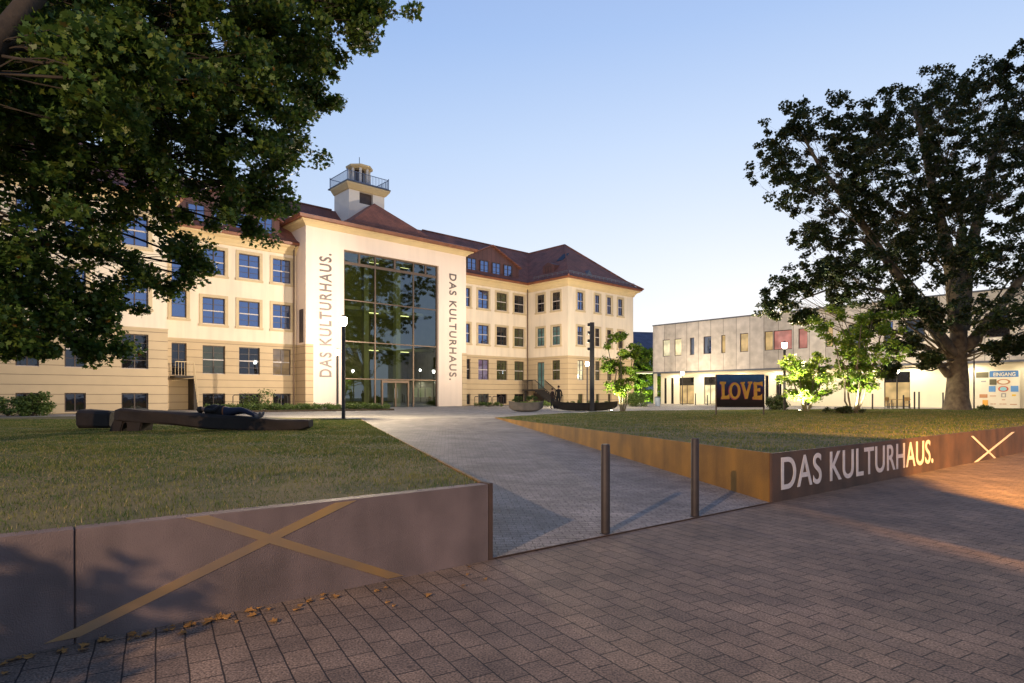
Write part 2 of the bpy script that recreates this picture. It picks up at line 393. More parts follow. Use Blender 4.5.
M['pave'] = paving('street_pavers', R(59.5), .255, .168, rgb(.172, .124, .086), rgb(.134, .099, .072), rgb(.020, .015, .011), .0052)
M['pave_path'] = paving('path_pavers', R(-6), .20, .10, rgb(.23, .21, .19), rgb(.185, .17, .16), rgb(.05, .045, .04), .006)
M['plaza'] = paving('plaza_slabs', R(-42), .6, .4, rgb(.27, .25, .22), rgb(.24, .225, .20), rgb(.14, .13, .11), .005)
M['granite'] = mat('wall_concrete', (.115, .088, .080), .6, scale=2.2, c2=(.20, .150, .138), bump=.5, bscale=140, detail=12, streak=.3)
M['corten'] = mat('corten_steel', (.13, .062, .010), .65, .1, scale=1.6, c2=(.26, .128, .014), bump=.2, bscale=40, detail=9, streak=.35)
M['corten_dark'] = mat('corten_dark', (.060, .040, .031), .6, .2, scale=2.2, c2=(.115, .066, .043), bump=.2, bscale=60, detail=9, streak=.4)
M['brass'] = mat('brass_strip', (.48, .40, .34), .30, .9, scale=1.1, c2=(1.0, .62, .22))  # grey to gold noise puts patchy reflections into the metal colour
M['paint'] = mat('letter_paint', (.62, .58, .55), .6, var=.12, scale=9)
M['letter'] = mat('letter_bronze', (.15, .125, .115), .5, .3, var=.15, scale=4)
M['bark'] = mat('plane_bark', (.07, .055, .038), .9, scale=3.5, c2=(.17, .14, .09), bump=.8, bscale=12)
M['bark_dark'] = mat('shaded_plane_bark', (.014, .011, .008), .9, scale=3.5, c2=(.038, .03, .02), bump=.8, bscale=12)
M['wood'] = mat('weathered_oak', (.011, .008, .006), .85, scale=2.5, c2=(.026, .018, .012), bump=.5, bscale=14)
M['leaf_big'] = leafmat('plane_leaves', [(0, rgb(.026, .068, .016)), (.45, rgb(.055, .115, .02)), (.9, rgb(.10, .16, .025)), (.985, rgb(.10, .11, .016)), (1, rgb(.16, .09, .02))], .35)
M['leaf_far'] = leafmat('far_plane_leaves', [(0, rgb(.012, .026, .008)), (.6, rgb(.026, .045, .011)), (1, rgb(.06, .06, .015))], .35)
M['leaf_young'] = leafmat('young_leaves', [(0, rgb(.06, .13, .012)), (.5, rgb(.11, .20, .018)), (1, rgb(.20, .25, .03))], .5)
M['leaf_hedge'] = leafmat('hedge_leaves', [(0, rgb(.04, .08, .015)), (1, rgb(.12, .17, .04))], .3)
M['blade'] = leafmat('grass_blades', [(0, rgb(.020, .055, .008)), (.5, rgb(.045, .10, .012)), (.8, rgb(.10, .11, .025)), (1, rgb(.30, .25, .12))], .3, .6)
def patchy(m, c, sc):
    """dry, worn patches spread over the lawn"""
    n = m.node_tree; b = n.nodes['Principled BSDF']; src = b.inputs['Base Color'].links[0].from_socket
    t = n.nodes.new('ShaderNodeTexCoord'); nz = n.nodes.new('ShaderNodeTexNoise'); nz.inputs['Scale'].default_value = sc; nz.inputs['Detail'].default_value = 6; nz.inputs['Roughness'].default_value = .7
    n.links.new(t.outputs['Object'], nz.inputs['Vector'])
    mr = n.nodes.new('ShaderNodeMapRange'); n.links.new(nz.outputs['Fac'], mr.inputs[0]); mr.inputs[1].default_value = .46; mr.inputs[2].default_value = .62; mr.inputs[4].default_value = .75
    mx = n.nodes.new('ShaderNodeMixRGB'); n.links.new(mr.outputs[0], mx.inputs[0]); n.links.new(src, mx.inputs[1]); mx.inputs[2].default_value = c
    n.links.new(mx.outputs[0], b.inputs['Base Color'])
patchy(M['blade'], rgb(.20, .185, .050), 1.3); patchy(M['grass_soil'], rgb(.12, .105, .035), 1.3)
M['dead'] = leafmat('fallen_leaves', [(0, rgb(.22, .09, .03)), (1, rgb(.35, .2, .05))], .1, .7)

# ------------------------------------------------------------------ frames of the two buildings
class Frame:
    """local axes: x along the facade, y into the building; camera at local (0,-D)"""
    def __init__(s, ang, D, z0):
        s.ang = ang; s.D = D; s.z0 = z0
        s.u = Vector((math.cos(ang), math.sin(ang))); s.b = Vector((-math.sin(ang), math.cos(ang)))
        s.loc = (s.b.x*D, s.b.y*D, z0)
    def Y(s, px, y=0):
        return (y+s.D)/(s.b.x*(px-512)/F + s.b.y)
    def x(s, px, y=0):
        Y = s.Y(px, y); return s.u.x*Y*(px-512)/F + s.u.y*Y
    def z(s, px, py, y=0):
        return CAM_H + (HZ-py)*s.Y(px, y)/F - s.z0
    def xside(s, px, xc):
        """local y on plane x=xc seen at px"""
        d = Vector(((px-512)/F, 1)); Y = xc/(s.u.dot(d)); return s.b.dot(d)*Y - s.D
    def Yside(s, px, xc):
        d = Vector(((px-512)/F, 1)); return xc/(s.u.dot(d))
def ground_pt(px, py, z):
    Y = F*(CAM_H-z)/(py-HZ); return Vector(((px-512)/F*Y, Y, z))
def at(px, Y, z=0): return Vector(((px-512)/F*Y, Y, z))

# ------------------------------------------------------------------ ground, street, path, lawns
A = Vector((-.21, 5.87)); B = Vector((3.85, 8.96)); Cc = Vector((-.81, 28.9)); D_ = Vector((-6.96, 27.7))
ES = (B-A).normalized()            # along the street edge
NS = Vector((-ES.y, ES.x))         # away from the street
def lawn_z(p):
    s = (Vector((p[0], p[1]))-B).dot(NS)
    return .727 - .215*min(max(s/19.5, 0), 1)
def st(pt, t): return pt + ES*t
# street
q = [st(A, -250), st(A, 0), st(B, 0), st(B, 250)]
mb = MB(); mb.poly([(q[0].x, q[0].y, 0), (q[0].x+280, q[0].y-380, 0), (q[3].x+280, q[3].y-380, 0), (q[3].x, q[3].y, 0)])
tag(mb.build('street', M['pave']), kind='structure')
# plaza: one sheet to the horizon, with the lower edge where the ramp ends
ln = lambda X: 29.06 + .195*X
pl = [(-400, ln(-400)-0), (D_.x, ln(D_.x)), (Cc.x, ln(Cc.x))]
Xi = 42.7
pl += [(Xi, ln(Xi)), (st(B, 250).x, st(B, 250).y), (600, 1500), (-900, 1500), (-900, -150)]
pl[0] = (-160, ln(-160))
mb = MB(); mb.poly([(x, y, .5) for x, y in pl]); tag(mb.build('plaza', M['plaza']), kind='structure')
# ground under everything on the park side (hidden base sheet)
mb = MB(); mb.poly([(q[0].x-300, q[0].y, -.05), (q[0].x+280, q[0].y-380, -.05), (q[3].x+280, q[3].y-380, -.05), (900, 1500, -.05), (-900, 1500, -.05)])
tag(mb.build('ground', M['soil']), kind='structure')
# ramp path
mb = MB(); N1, N2 = 4, 16
def path_pt(i, j):
    a, b = i/N1, j/N2
    lo = A.lerp(B, a); hi = D_.lerp(Cc, a); p = lo.lerp(hi, b)
    return (p.x, p.y, .006 + .498*b)
for i in range(N1):
    for j in range(N2):
        mb.quad(path_pt(i, j), path_pt(i+1, j), path_pt(i+1, j+1), path_pt(i, j+1))
tag(mb.build('path', M['pave_path']), kind='structure')
# thin steel joint between street and path
mb = MB()
a3 = Vector((A.x, A.y, .012)); b3 = Vector((B.x, B.y, .012)); mb.bar(a3, b3, .012, .010)
tag(mb.build('path_kerb', M['corten_dark']), kind='structure')

def poly_sheet(pts, zf, step, name, m):
    """grid-clipped sheet: triangulated polygon with interior height function"""
    bm = bmesh.new(); vs = [bm.verts.new((p[0], p[1], 0)) for p in pts]; bm.faces.new(vs)
    xs = [p[0] for p in pts]; ys = [p[1] for p in pts]
    for ax, lo, hi in ((Vector((1,0,0)), min(xs), max(xs)), (Vector((0,1,0)), min(ys), max(ys))):
        k = lo+step
        while k < hi:
            bmesh.ops.bisect_plane(bm, geom=bm.verts[:]+bm.edges[:]+bm.faces[:], plane_co=ax*k, plane_no=ax)
            k += step
    for v in bm.verts: v.co.z = zf(v.co)
    bmesh.ops.recalc_face_normals(bm, faces=bm.faces)
    me = bpy.data.meshes.new(name); bm.to_mesh(me); bm.free(); me.materials.append(m)
    return link(name, me)
e_ = .05
left_lawn = [tuple(st(A, -.05)+NS*.08), tuple(D_), tuple(ground_pt(240, 417, .51)[:2]), (-19.5, 33.5), (-34, 22), (-34, 9), tuple(st(A, -42)+NS*.08)]
right_lawn = [tuple(st(B, .05)+NS*.06), tuple(st(B, 36)+NS*.06), tuple(ground_pt(1024, 410.6, .51)[:2]), tuple(ground_pt(760, 409.6, .51)[:2]),
              tuple(ground_pt(640, 410.8, .51)[:2]), tuple(ground_pt(560, 413.5, .51)[:2]), tuple(Cc)]
tag(poly_sheet(left_lawn, lawn_z, 4, 'lawn', M['grass_soil']), kind='structure')
tag(poly_sheet(right_lawn, lawn_z, 4, 'lawn', M['grass_soil']), kind='structure')

def in_poly(P, poly):
    x, y = P[:, 0], P[:, 1]; r = np.zeros(len(P), bool); j = len(poly)-1
    for i in range(len(poly)):
        xi, yi = poly[i]; xj, yj = poly[j]
        c = ((yi > y) != (yj > y)) & (x < (xj-xi)*(y-yi)/(yj-yi+1e-12)+xi)
        r ^= c; j = i
    return r
def lawn_z_np(P):
    s = (P[:, 0]-B.x)*NS.x + (P[:, 1]-B.y)*NS.y
    return .727 - .215*np.clip(s/19.5, 0, 1)
def tri_mesh(name, V, nv, m):
    """V: (n*nv,3) vertices, each consecutive nv vertices one polygon"""
    n = len(V)//nv
    me = bpy.data.meshes.new(name)
    me.vertices.add(len(V)); me.vertices.foreach_set('co', V.astype(np.float32).ravel())
    me.loops.add(len(V)); me.loops.foreach_set('vertex_index', np.arange(len(V), dtype=np.int32))
    me.polygons.add(n); me.polygons.foreach_set('loop_start', np.arange(0, len(V), nv, dtype=np.int32))
    me.update(calc_edges=True); me.materials.append(m)
    return me
def grass(poly, n, ymax, bias, name, label, h=.055):
    xs = [p[0] for p in poly]; ys = [p[1] for p in poly]
    # sample more densely near the viewer's side of the lawn
    P = []
    tot = 0
    while tot < n:
        k = n*3
        Y = min(ys) + (min(max(ys), ymax)-min(ys))*RNG.random(k)**bias
        X = RNG.uniform(min(xs), max(xs), k)
        Q = np.stack([X, Y], 1); Q = Q[in_poly(Q, poly)]
        Q = Q[(np.abs(Q[:, 0]) < Q[:, 1]*.9+1)]
        P.append(Q); tot += len(Q)
    P = np.concatenate(P)[:n]
    # patchy: longer tufts and worn places
    ph = np.sin(P[:, 0]*1.7+np.sin(P[:, 1]*1.3)*2)+np.sin(P[:, 1]*2.3+P[:, 0]*.6)
    d = np.hypot(P[:, 0], P[:, 1])
    hh = h*(1+.25*ph)*RNG.uniform(.5, 1.3, n)
    wd = .0028*np.clip(d/5, 1, 6)
    ang = RNG.uniform(0, 2*np.pi, n); lean = RNG.normal(0, .35, (n, 2))*hh[:, None]
    z = lawn_z_np(P)
    V = np.zeros((n, 3, 3))
    V[:, 0, 0] = P[:, 0]-np.cos(ang)*wd; V[:, 0, 1] = P[:, 1]-np.sin(ang)*wd; V[:, 0, 2] = z
    V[:, 1, 0] = P[:, 0]+np.cos(ang)*wd; V[:, 1, 1] = P[:, 1]+np.sin(ang)*wd; V[:, 1, 2] = z
    V[:, 2, :2] = P+lean; V[:, 2, 2] = z+hh
    o = link(name, tri_mesh(name, V.reshape(-1, 3), 3, M['blade']))
    tag(o, label, 'grass', kind='stuff')
grass(left_lawn, 210000, 27, 1.7, 'grass', 'short patchy grass of the left lawn behind the low concrete wall', .030)
grass(right_lawn, 150000, 46, 1.3, 'grass', 'short patchy grass of the right lawn behind the rusty steel wall', .030)

# ------------------------------------------------------------------ low walls
def text_mesh(s, fn, mname, m, offset=.0, depth=1.0, parent=None, space=1.0):
    """lettering from the built-in typeface, normalised to 0..1 x 0..1 and mapped by fn(a,b,d)"""
    cu = bpy.data.curves.new('t', 'FONT'); cu.body = s; cu.extrude = .05; cu.offset = offset; cu.space_character = space
    o = bpy.data.objects.new('t', cu); COL.objects.link(o)
    dg = bpy.context.evaluated_depsgraph_get()
    me = bpy.data.meshes.new_from_object(o.evaluated_get(dg)); bpy.data.objects.remove(o)
    me.name = mname
    xs = [v.co.x for v in me.vertices]; ys = [v.co.y for v in me.vertices]
    x0, x1, y0, y1 = min(xs), max(xs), min(ys), max(ys)
    for v in me.vertices:
        v.co = fn((v.co.x-x0)/(x1-x0), (v.co.y-y0)/(y1-y0), .5+v.co.z/.1)
    me.materials.clear(); me.materials.append(m); me.update()
    return link(mname, me, parent)
def wall_hit(px, py):
    """point on the vertical plane of the street edge"""
    d = Vector(((px-512)/F, 1)); n = NS
    Y = A.dot(n)/d.dot(n); return Vector((d.x*Y, Y, CAM_H+(HZ-py)*Y/F))
out3 = Vector((-NS.x, -NS.y, 0)); es3 = Vector((ES.x, ES.y, 0)); ns3 = -out3
TOPZ = .735
# left concrete wall, in slabs with a joint
def slab(p0, p1, z1, th, name, m, parent):
    mb = MB(); a = Vector((p0.x, p0.y, 0)); b = Vector((p1.x, p1.y, 0)); t = ns3*th
    pts = [a, b, b+t, a+t]
    n = len(mb.v); mb.v += [tuple(Vector((p.x, p.y, -.04))) for p in pts] + [(p.x, p.y, z1) for p in pts]
    mb.f += [(3,2,1,0),(4,5,6,7),(0,1,5,4),(1,2,6,5),(2,3,7,6),(3,0,4,7)]
    return mb.build(name, m, parent, bevel=.006)
wl = empty('low_concrete_wall', (0, 0, 0)); tag(wl, 'low brown concrete wall with a big brass cross inlaid', 'wall')
j = wall_hit(75, 600); jt = (Vector((j.x, j.y))-A).dot(ES)
ends = [0, jt]
while ends[-1] > -40: ends.append(ends[-1]-4.2)
for i in range(len(ends)-1):
    slab(st(A, ends[i+1]+.003), st(A, ends[i]-(.02 if i == 0 else .003)), TOPZ, .14, 'wall_slab', M['granite'], wl)
mb = MB()   # steel end plate and the thin edging along the ramp
a = st(A, .0); mb.prism([(-.0, -.03), (.16, -.03), (.16, TOPZ+.008), (0, TOPZ+.008)], lambda p, q_, d: (a.x+NS.x*p-ES.x*.02+ES.x*d, a.y+NS.y*p-ES.y*.02+ES.y*d, q_), .003, .05)
mb.build('end_plate', M['corten_dark'], wl)
mb = MB(); n_ = 12
for i in range(n_):
    p = (A+NS*.16).lerp(D_, i/n_); r_ = (A+NS*.16).lerp(D_, (i+1)/n_)
    s_ = Vector((.02, 0))
    z0, z1 = .5*i/n_-.03, .5*(i+1)/n_-.03
    t0, t1 = lawn_z(p)+.015, lawn_z(r_)+.015
    vs = [(p.x-.02,p.y,z0),(r_.x-.02,r_.y,z1),(r_.x-.02,r_.y,t1),(p.x-.02,p.y,t0),(p.x+.02,p.y,z0),(r_.x+.02,r_.y,z1),(r_.x+.02,r_.y,t1),(p.x+.02,p.y,t0)]
    k = len(mb.v); mb.v += vs; mb.f += [(k,k+3,k+2,k+1),(k+4,k+5,k+6,k+7),(k+3,k+7,k+6,k+2),(k,k+1,k+5,k+4)] + ([(k,k+4,k+7,k+3)] if i == 0 else []) + ([(k+1,k+2,k+6,k+5)] if i == n_-1 else [])
mb.build('edge_plate', M['corten'], wl)
def strip(p0, p1, w, m, parent, name='brass_strip', off=.004):
    a_, b_ = wall_hit(*p0), wall_hit(*p1)
    a2 = ((Vector(a_[:2])-A).dot(ES), a_.z); b2 = ((Vector(b_[:2])-A).dot(ES), b_.z)
    d = Vector((b2[0]-a2[0], b2[1]-a2[1])).normalized(); n = Vector((-d.y, d.x))*w/2
    # ends cut flush with the top and bottom edges of the wall
    sh = [(a2[0]-n.x, a2[1]-n.y), (b2[0]-n.x, b2[1]-n.y), (b2[0]+n.x, b2[1]+n.y), (a2[0]+n.x, a2[1]+n.y)]
    sh2 = []
    zlo, zhi = min(a2[1], b2[1]), max(a2[1], b2[1])
    for (s, z), base in zip(sh, (a2, b2, b2, a2)):
        if abs(d.y) > .05:
            k = (base[1]-z)/d.y; s += d.x*k; z = base[1]
        sh2.append((s, z))
    mb = MB(); mb.prism(sh2, lambda s, z, dd: (A.x+ES.x*s+out3.x*dd, A.y+ES.y*s+out3.y*dd, z), -.01, off)
    return mb.build(name, m, parent)
strip((62, 640), (346, 501.5), .062, M['brass'], wl)
strip((197, 516.5), (396, 577), .062, M['brass'], wl, off=.0065)

wr = empty('low_steel_wall', (0, 0, 0)); tag(wr, 'low rusty steel wall with white lettering and a white cross', 'wall')
slab(st(B, .0), st(B, 40), TOPZ, .04, 'front_plate', M['corten_dark'], wr)
mb = MB(); n_ = 12
for i in range(n_):
    p = (B+NS*.045).lerp(Cc, i/n_); r_ = (B+NS*.045).lerp(Cc, (i+1)/n_)
    z0, z1 = .5*i/n_-.03, .5*(i+1)/n_-.03
    t0, t1 = lawn_z(p)+.012, lawn_z(r_)+.012
    vs = [(p.x-.004,p.y,z0),(r_.x-.004,r_.y,z1),(r_.x-.004,r_.y,t1),(p.x-.004,p.y,t0),(p.x+.03,p.y,z0),(r_.x+.03,r_.y,z1),(r_.x+.03,r_.y,t1),(p.x+.03,p.y,t0)]
    k = len(mb.v); mb.v += vs; mb.f += [(k,k+3,k+2,k+1),(k+4,k+5,k+6,k+7),(k+3,k+7,k+6,k+2),(k,k+1,k+5,k+4)] + ([(k,k+4,k+7,k+3)] if i == 0 else []) + ([(k+1,k+2,k+6,k+5)] if i == n_-1 else [])
mb.build('side_plate', M['corten'], wr)
h0 = wall_hit(781, 480); h1 = wall_hit(933, 455)
s0 = (Vector(h0[:2])-A).dot(ES); s1 = (Vector(h1[:2])-A).dot(ES)
zt_ = wall_hit(783, 457).z; zb_ = wall_hit(783, 490).z
text_mesh('DAS KULTURHAUS.', lambda a, b, d: Vector((A.x+ES.x*(s0+(s1-s0)*a)+out3.x*(.012*d-.006), A.y+ES.y*(s0+(s1-s0)*a)+out3.y*(.012*d-.006), zb_+(zt_-zb_)*b)), 'lettering', M['paint'], .008, parent=wr, space=1.06)
strip((972, 436), (998, 461), .055, M['paint'], wr, 'painted_strip')
strip((1013, 432), (972, 465), .055, M['paint'], wr, 'painted_strip', off=.0065)

# ------------------------------------------------------------------ Kulturhaus
K = Frame(math.atan2(605, 658), 49.6, .5)
KH = empty('arts_centre', K.loc, K.ang)
tag(KH, 'long cream building with red tiled roofs, glass entrance front and roof turret', 'building')
win_cache = {}
def win_mesh(w, h, cols, rows, mid=True, sur=True):
    key = (round(w, 2), round(h, 2), cols, rows, mid, sur)
    if key in win_cache: return win_cache[key]
    w, h = key[0], key[1]
    fr = MB(); t = .07
    fr.box(-w/2, -w/2+t, .10, .18, 0, h).box(w/2-t, w/2, .10, .18, 0, h).box(-w/2+t, w/2-t, .10, .18, 0, t).box(-w/2+t, w/2-t, .10, .18, h-t, h)
    for c in range(1, cols):
        x = -w/2+w*c/cols; fr.box(x-.035, x+.035, .097, .177, t, h-t)
    for r in range(1, rows):
        z = h*r/rows
        if mid and r*2 == rows: continue
        for c in range(cols):
            fr.box(-w/2+w*c/cols+.035, -w/2+w*(c+1)/cols-.035, .12, .16, z-.015, z+.015)
    frm = fr.mesh('frame', M['frame'])
    rl = None
    if mid:
        r_ = MB(); r_.box(-w/2+t, w/2-t, .085, .175, h/2-.04, h/2+.04).box(-w/2, w/2, .05, .19, -.03, .03); rl = (MB().box(-w/2+t, w/2-t, .085, .175, h/2-.04, h/2+.04).mesh('middle_rail', M['rail']), MB().box(-w/2, w/2, .05, .19, -.03, .03).mesh('sill', M['rail']))
    pn = MB(); pn.quad((-w/2+.02, .15, .02), (w/2-.02, .15, .02), (w/2-.02, .15, h-.02), (-w/2+.02, .15, h-.02)); 
    pnv = pn.v, pn.f
    sm = None
    if sur:
        s_ = MB(); o = .22
        s_.box(-w/2-o, -w/2, -.05, .05, -.06, h+o).box(w/2, w/2+o, -.05, .05, -.06, h+o).box(-w/2, w/2, -.05, .05, h, h+o).box(-w/2-o-.05, w/2+o+.05, -.10, .05, -.22, -.06)
        sm = s_.mesh('surround', M['trim'])
    win_cache[key] = (frm, rl, pnv, sm); return win_cache[key]
pane_cache = {}
def window(T, rot, w, h, pane, parent, cols=2, rows=4, mid=True, sur=True, name='window'):
    frm, rl, pnv, sm = win_mesh(w, h, cols, rows, mid, sur)
    f = link(name, frm, parent); f.location = T; f.rotation_euler = (0, 0, rot)
    if rl: link('middle_rail', rl[0], f); link('sill', rl[1], f)
    k = (id(pnv[0]), pane)
    if k not in pane_cache:
        me = bpy.data.meshes.new('pane'); me.from_pydata(pnv[0], [], pnv[1]); me.materials.append(M[pane]); pane_cache[k] = me
    link('pane', pane_cache[k], f)
    if sm: link('surround', sm, f)
    return f
def holed(mb, T, a0, a1, z0, z1, holes, depth=.16):
    """wall sheet with rectangular openings and reveals. T(a, z, d)->xyz"""
    hs = [h for h in holes if h[3] > z0 and h[2] < z1]
    xs = sorted({a0, a1, *[min(max(h[0], a0), a1) for h in hs], *[min(max(h[1], a0), a1) for h in hs]})
    zs = sorted({z0, z1, *[min(max(h[2], z0), z1) for h in hs], *[min(max(h[3], z0), z1) for h in hs]})
    for i in range(len(xs)-1):
        for k in range(len(zs)-1):
            cx, cz = (xs[i]+xs[i+1])/2, (zs[k]+zs[k+1])/2
            if any(h[0] < cx < h[1] and h[2] < cz < h[3] for h in hs): continue
            mb.quad(T(xs[i], zs[k], 0), T(xs[i+1], zs[k], 0), T(xs[i+1], zs[k+1], 0), T(xs[i], zs[k+1], 0))
    for h in hs:
        za, zb = max(h[2], z0), min(h[3], z1)
        mb.quad(T(h[0], za, 0), T(h[0], zb, 0), T(h[0], zb, depth), T(h[0], za, depth))
        mb.quad(T(h[1], za, 0), T(h[1], za, depth), T(h[1], zb, depth), T(h[1], zb, 0))
        if h[2] >= z0: mb.quad(T(h[0], za, 0), T(h[0], za, depth), T(h[1], za, depth), T(h[1], za, 0))
        if h[3] <= z1: mb.quad(T(h[0], zb, 0), T(h[1], zb, 0), T(h[1], zb, depth), T(h[0], zb, depth))
BAND = 5.3          # top of the rusticated storey (local z)
EAVE = 13.5
RIDGE = 19.1
YB = -6.2           # front plane of the end blocks
YP = -2.0           # front plane of the portal
xLb = K.x(166.5, YB); xP0 = K.x(305.8, YP); xP1 = K.x(466, YP); xRi = K.x(527.6, 0)
xRo = K.x(633.2, YB); xLo = xLb-30
XC = (xP0+xP1)/2
# storey rows (sill, head) in local z
ROW = {3: (10.35, 12.28), 2: (6.55, 8.55), 1: (2.72, 4.88), 0: (.12, 1.22)}
def wins(plane, cols, rows, holes, T, rot, panes, sur_rows=(2, 3), cn=2):
    for ci, (xa, xb) in enumerate(cols):
        for r in rows:
            z0, z1 = ROW[r]
            holes.append((xa, xb, z0, z1))
            key = panes(ci, r)
            window(T((xa+xb)/2, z0, 0), rot, xb-xa, z1-z0, key, KH, cn, 4 if r else 1, mid=(r > 0), sur=(r in sur_rows))
def Tf(y): return lambda a, z, d: (a, y+d, z)
def Tx(x, sgn): return lambda a, z, d: (x+sgn*d, a, z)
upper = MB(); lower = MB()
# left wing
hl = []
cl = [(K.x(a), K.x(b)) for a, b in ((202.4, 225), (238.8, 259.6), (272.7, 290.6))]
def pan_l(ci, r): return {3: 'pane_blue', 2: 'pane_blue', 1: ['pane_olive', 'pane_dark', 'pane_warm2'][ci % 3], 0: 'pane_dark'}[r]
wins(0, cl, (3, 2, 1, 0), hl, Tf(0), 0, pan_l)
dx = (K.x(171.3), K.x(186.5))
for z0, z1, pn in ((9.5, 11.4, 'pane_blue'), (6.85, 8.85, 'pane_blue')):
    hl.append((dx[0], dx[1], z0, z1)); window(((dx[0]+dx[1])/2, 0, z0), 0, dx[1]-dx[0], z1-z0, pn, KH, 1, 2, mid=False)
hl.append((dx[0], dx[1], 2.55, 4.95))
dd = window(((dx[0]+dx[1])/2, 0, 2.55), 0, dx[1]-dx[0], 2.4, 'pane_dark', KH, 2, 4, mid=False, sur=False, name='side_door')
holed(upper, Tf(0), xLb-.5, xP0+.5, BAND, EAVE, hl); holed(lower, Tf(-.06), xLb-.5, xP0+.5, -.1, BAND, hl, .22)
upper.build('wall', M['plaster'], KH); lower.build('rusticated_storey', M['rust_band'], KH); upper = MB(); lower = MB()
# right wing
hr = []
cr_ = [(K.x(a), K.x(b)) for a, b in ((463.5, 470.0), (478.0, 488.6), (496.4, 507.0), (514.2, 524.0))]
def pan_r(ci, r): return {3: ['pane_blue', 'pane_blue', 'pane_olive', 'pane_dark'][ci], 2: ['pane_blue', 'pane_blue', 'pane_dark', 'pane_olive'][ci], 1: ['pane_dark', 'pane_violet', 'pane_olive', 'pane_olive'][ci], 0: 'pane_dark'}[r]
wins(0, cr_, (3, 2, 1, 0), hr, Tf(0), 0, pan_r)
holed(upper, Tf(0), xP1-.5, xRi+.1, BAND, EAVE, hr); holed(lower, Tf(-.06), xP1-.5, xRi+.1, -.1, BAND, hr, .22)
# flank of the right end block (faces -x)
hf = []
def TF(a, z, d): return (xRi+d, -a, z)      # a = -y so the sheet runs towards the viewer
cf = []
for a, b in ((537.0, 544.6), (552.0, 560.2)):
    cf.append((-K.xside(a, xRi), -K.xside(b, xRi)))
for ci, (ya, yb) in enumerate(cf):
    for r in (3, 2, 1):
        if r == 1 and ci == 0: continue
        z0, z1 = ROW[r]; hf.append((ya, yb, z0, z1))
        window(TF((ya+yb)/2, z0, 0), R(-90), yb-ya, z1-z0, {(0, 2): 'pane_teal', (1, 2): 'pane_teal', (0, 3): 'pane_dark', (1, 3): 'pane_dark'}.get((ci, r), 'pane_olive'), KH, 2, 4, True, r > 1)
ya, yb = cf[0]; hf.append((ya, yb, 1.75, 4.75))
window(TF((ya+yb)/2, 1.75, 0), R(-90), yb-ya, 3.0, 'pane_teal', KH, 2, 3, False, False, name='side_door')
holed(upper, TF, -0.2, -YB, BAND, EAVE, hf); holed(lower, lambda a, z, d: TF(a, z, d-.06), -0.2, -YB+.06, -.1, BAND, hf, .22)
# front of the right end block
hb = []
cb_ = [(K.x(a, YB), K.x(b, YB)) for a, b in ((577.2, 583.7), (595.0, 599.9), (607.0, 611.6), (618.0, 622.8))]
cb_ = [(a, b) for a, b in cb_]
wins(YB, cb_, (3, 2, 1), hb, Tf(YB), 0, lambda ci, r: {3: 'pane_blue', 2: 'pane_blue' if ci < 1 else 'pane_dark', 1: 'pane_cream' if ci == 0 else 'pane_olive'}[r])
wins(YB, [(a+.1, b-.1) for a, b in cb_], (0,), hb, Tf(YB), 0, lambda ci, r: 'pane_olive')
holed(upper, Tf(YB), xRi, xRo, BAND, EAVE, hb); holed(lower, Tf(YB-.06), xRi-.06, xRo+.06, -.1, BAND, hb, .22)
upper.quad((xRo, YB, BAND), (xRo, 11.4, BAND), (xRo, 11.4, EAVE), (xRo, YB, EAVE)); lower.quad((xRo+.06, YB-.06, -.1), (xRo+.06, 11.4, -.1), (xRo+.06, 11.4, BAND), (xRo+.06, YB-.06, BAND))
upper.build('wall', M['plaster'], KH); lower.build('rusticated_storey', M['rust_band'], KH); upper = MB(); lower = MB()
# left end block
hz = []
cz = [(K.x(a, YB), K.x(b, YB)) for a, b in ((121.3, 148.2), (64.4, 85.8), (15.4, 38.9))]
sp = cz[1][0]-cz[2][0]
for i in range(5): cz.append((cz[2][0]-sp*(i+1), cz[2][1]-sp*(i+1)))
wins(YB, cz, (3, 2, 1), hz, Tf(YB), 0, lambda ci, r: {3: 'pane_blue', 2: 'pane_blue', 1: 'pane_dark'}[r])
wins(YB, cz, (0,), hz, Tf(YB), 0, lambda ci, r: 'pane_dark')
holed(upper, Tf(YB), xLo, xLb, BAND, EAVE, hz); holed(lower, Tf(YB-.06), xLo, xLb+.06, -.1, BAND, hz, .22)
upper.quad((xLb, YB, BAND), (xLb, .3, BAND), (xLb, .3, EAVE), (xLb, YB, EAVE)); lower.quad((xLb+.06, YB-.06, -.1), (xLb+.06, .3, -.1), (xLb+.06, .3, BAND), (xLb+.06, YB-.06, BAND))
# back walls so the roof stands on a closed body
upper.quad((xLo, 11.4, 0), (xRo, 11.4, 0), (xRo, 11.4, EAVE), (xLo, 11.4, EAVE)); upper.quad((xLo, YB, 0), (xLo, 11.4, 0), (xLo, 11.4, EAVE), (xLo, YB, EAVE))
upper.build('wall', M['plaster'], KH); lower.build('rusticated_storey', M['rust_band'], KH)
# small ledge over the rusticated storey
lg = MB()
for (xa, xb, y) in ((xLo, xLb+.09, YB), (xLb+.1, xP0, 0), (xP1, xRi-.08, 0), (xRi-.09, xRo+.09, YB)):
    lg.box(xa, xb, y-.09, y-.003, BAND-.06, BAND+.02)
lg.box(xRi-.09, xRi-.003, YB-.003, -.09, BAND-.06, BAND+.02)
lg.build('ledge', M['trim'], KH)
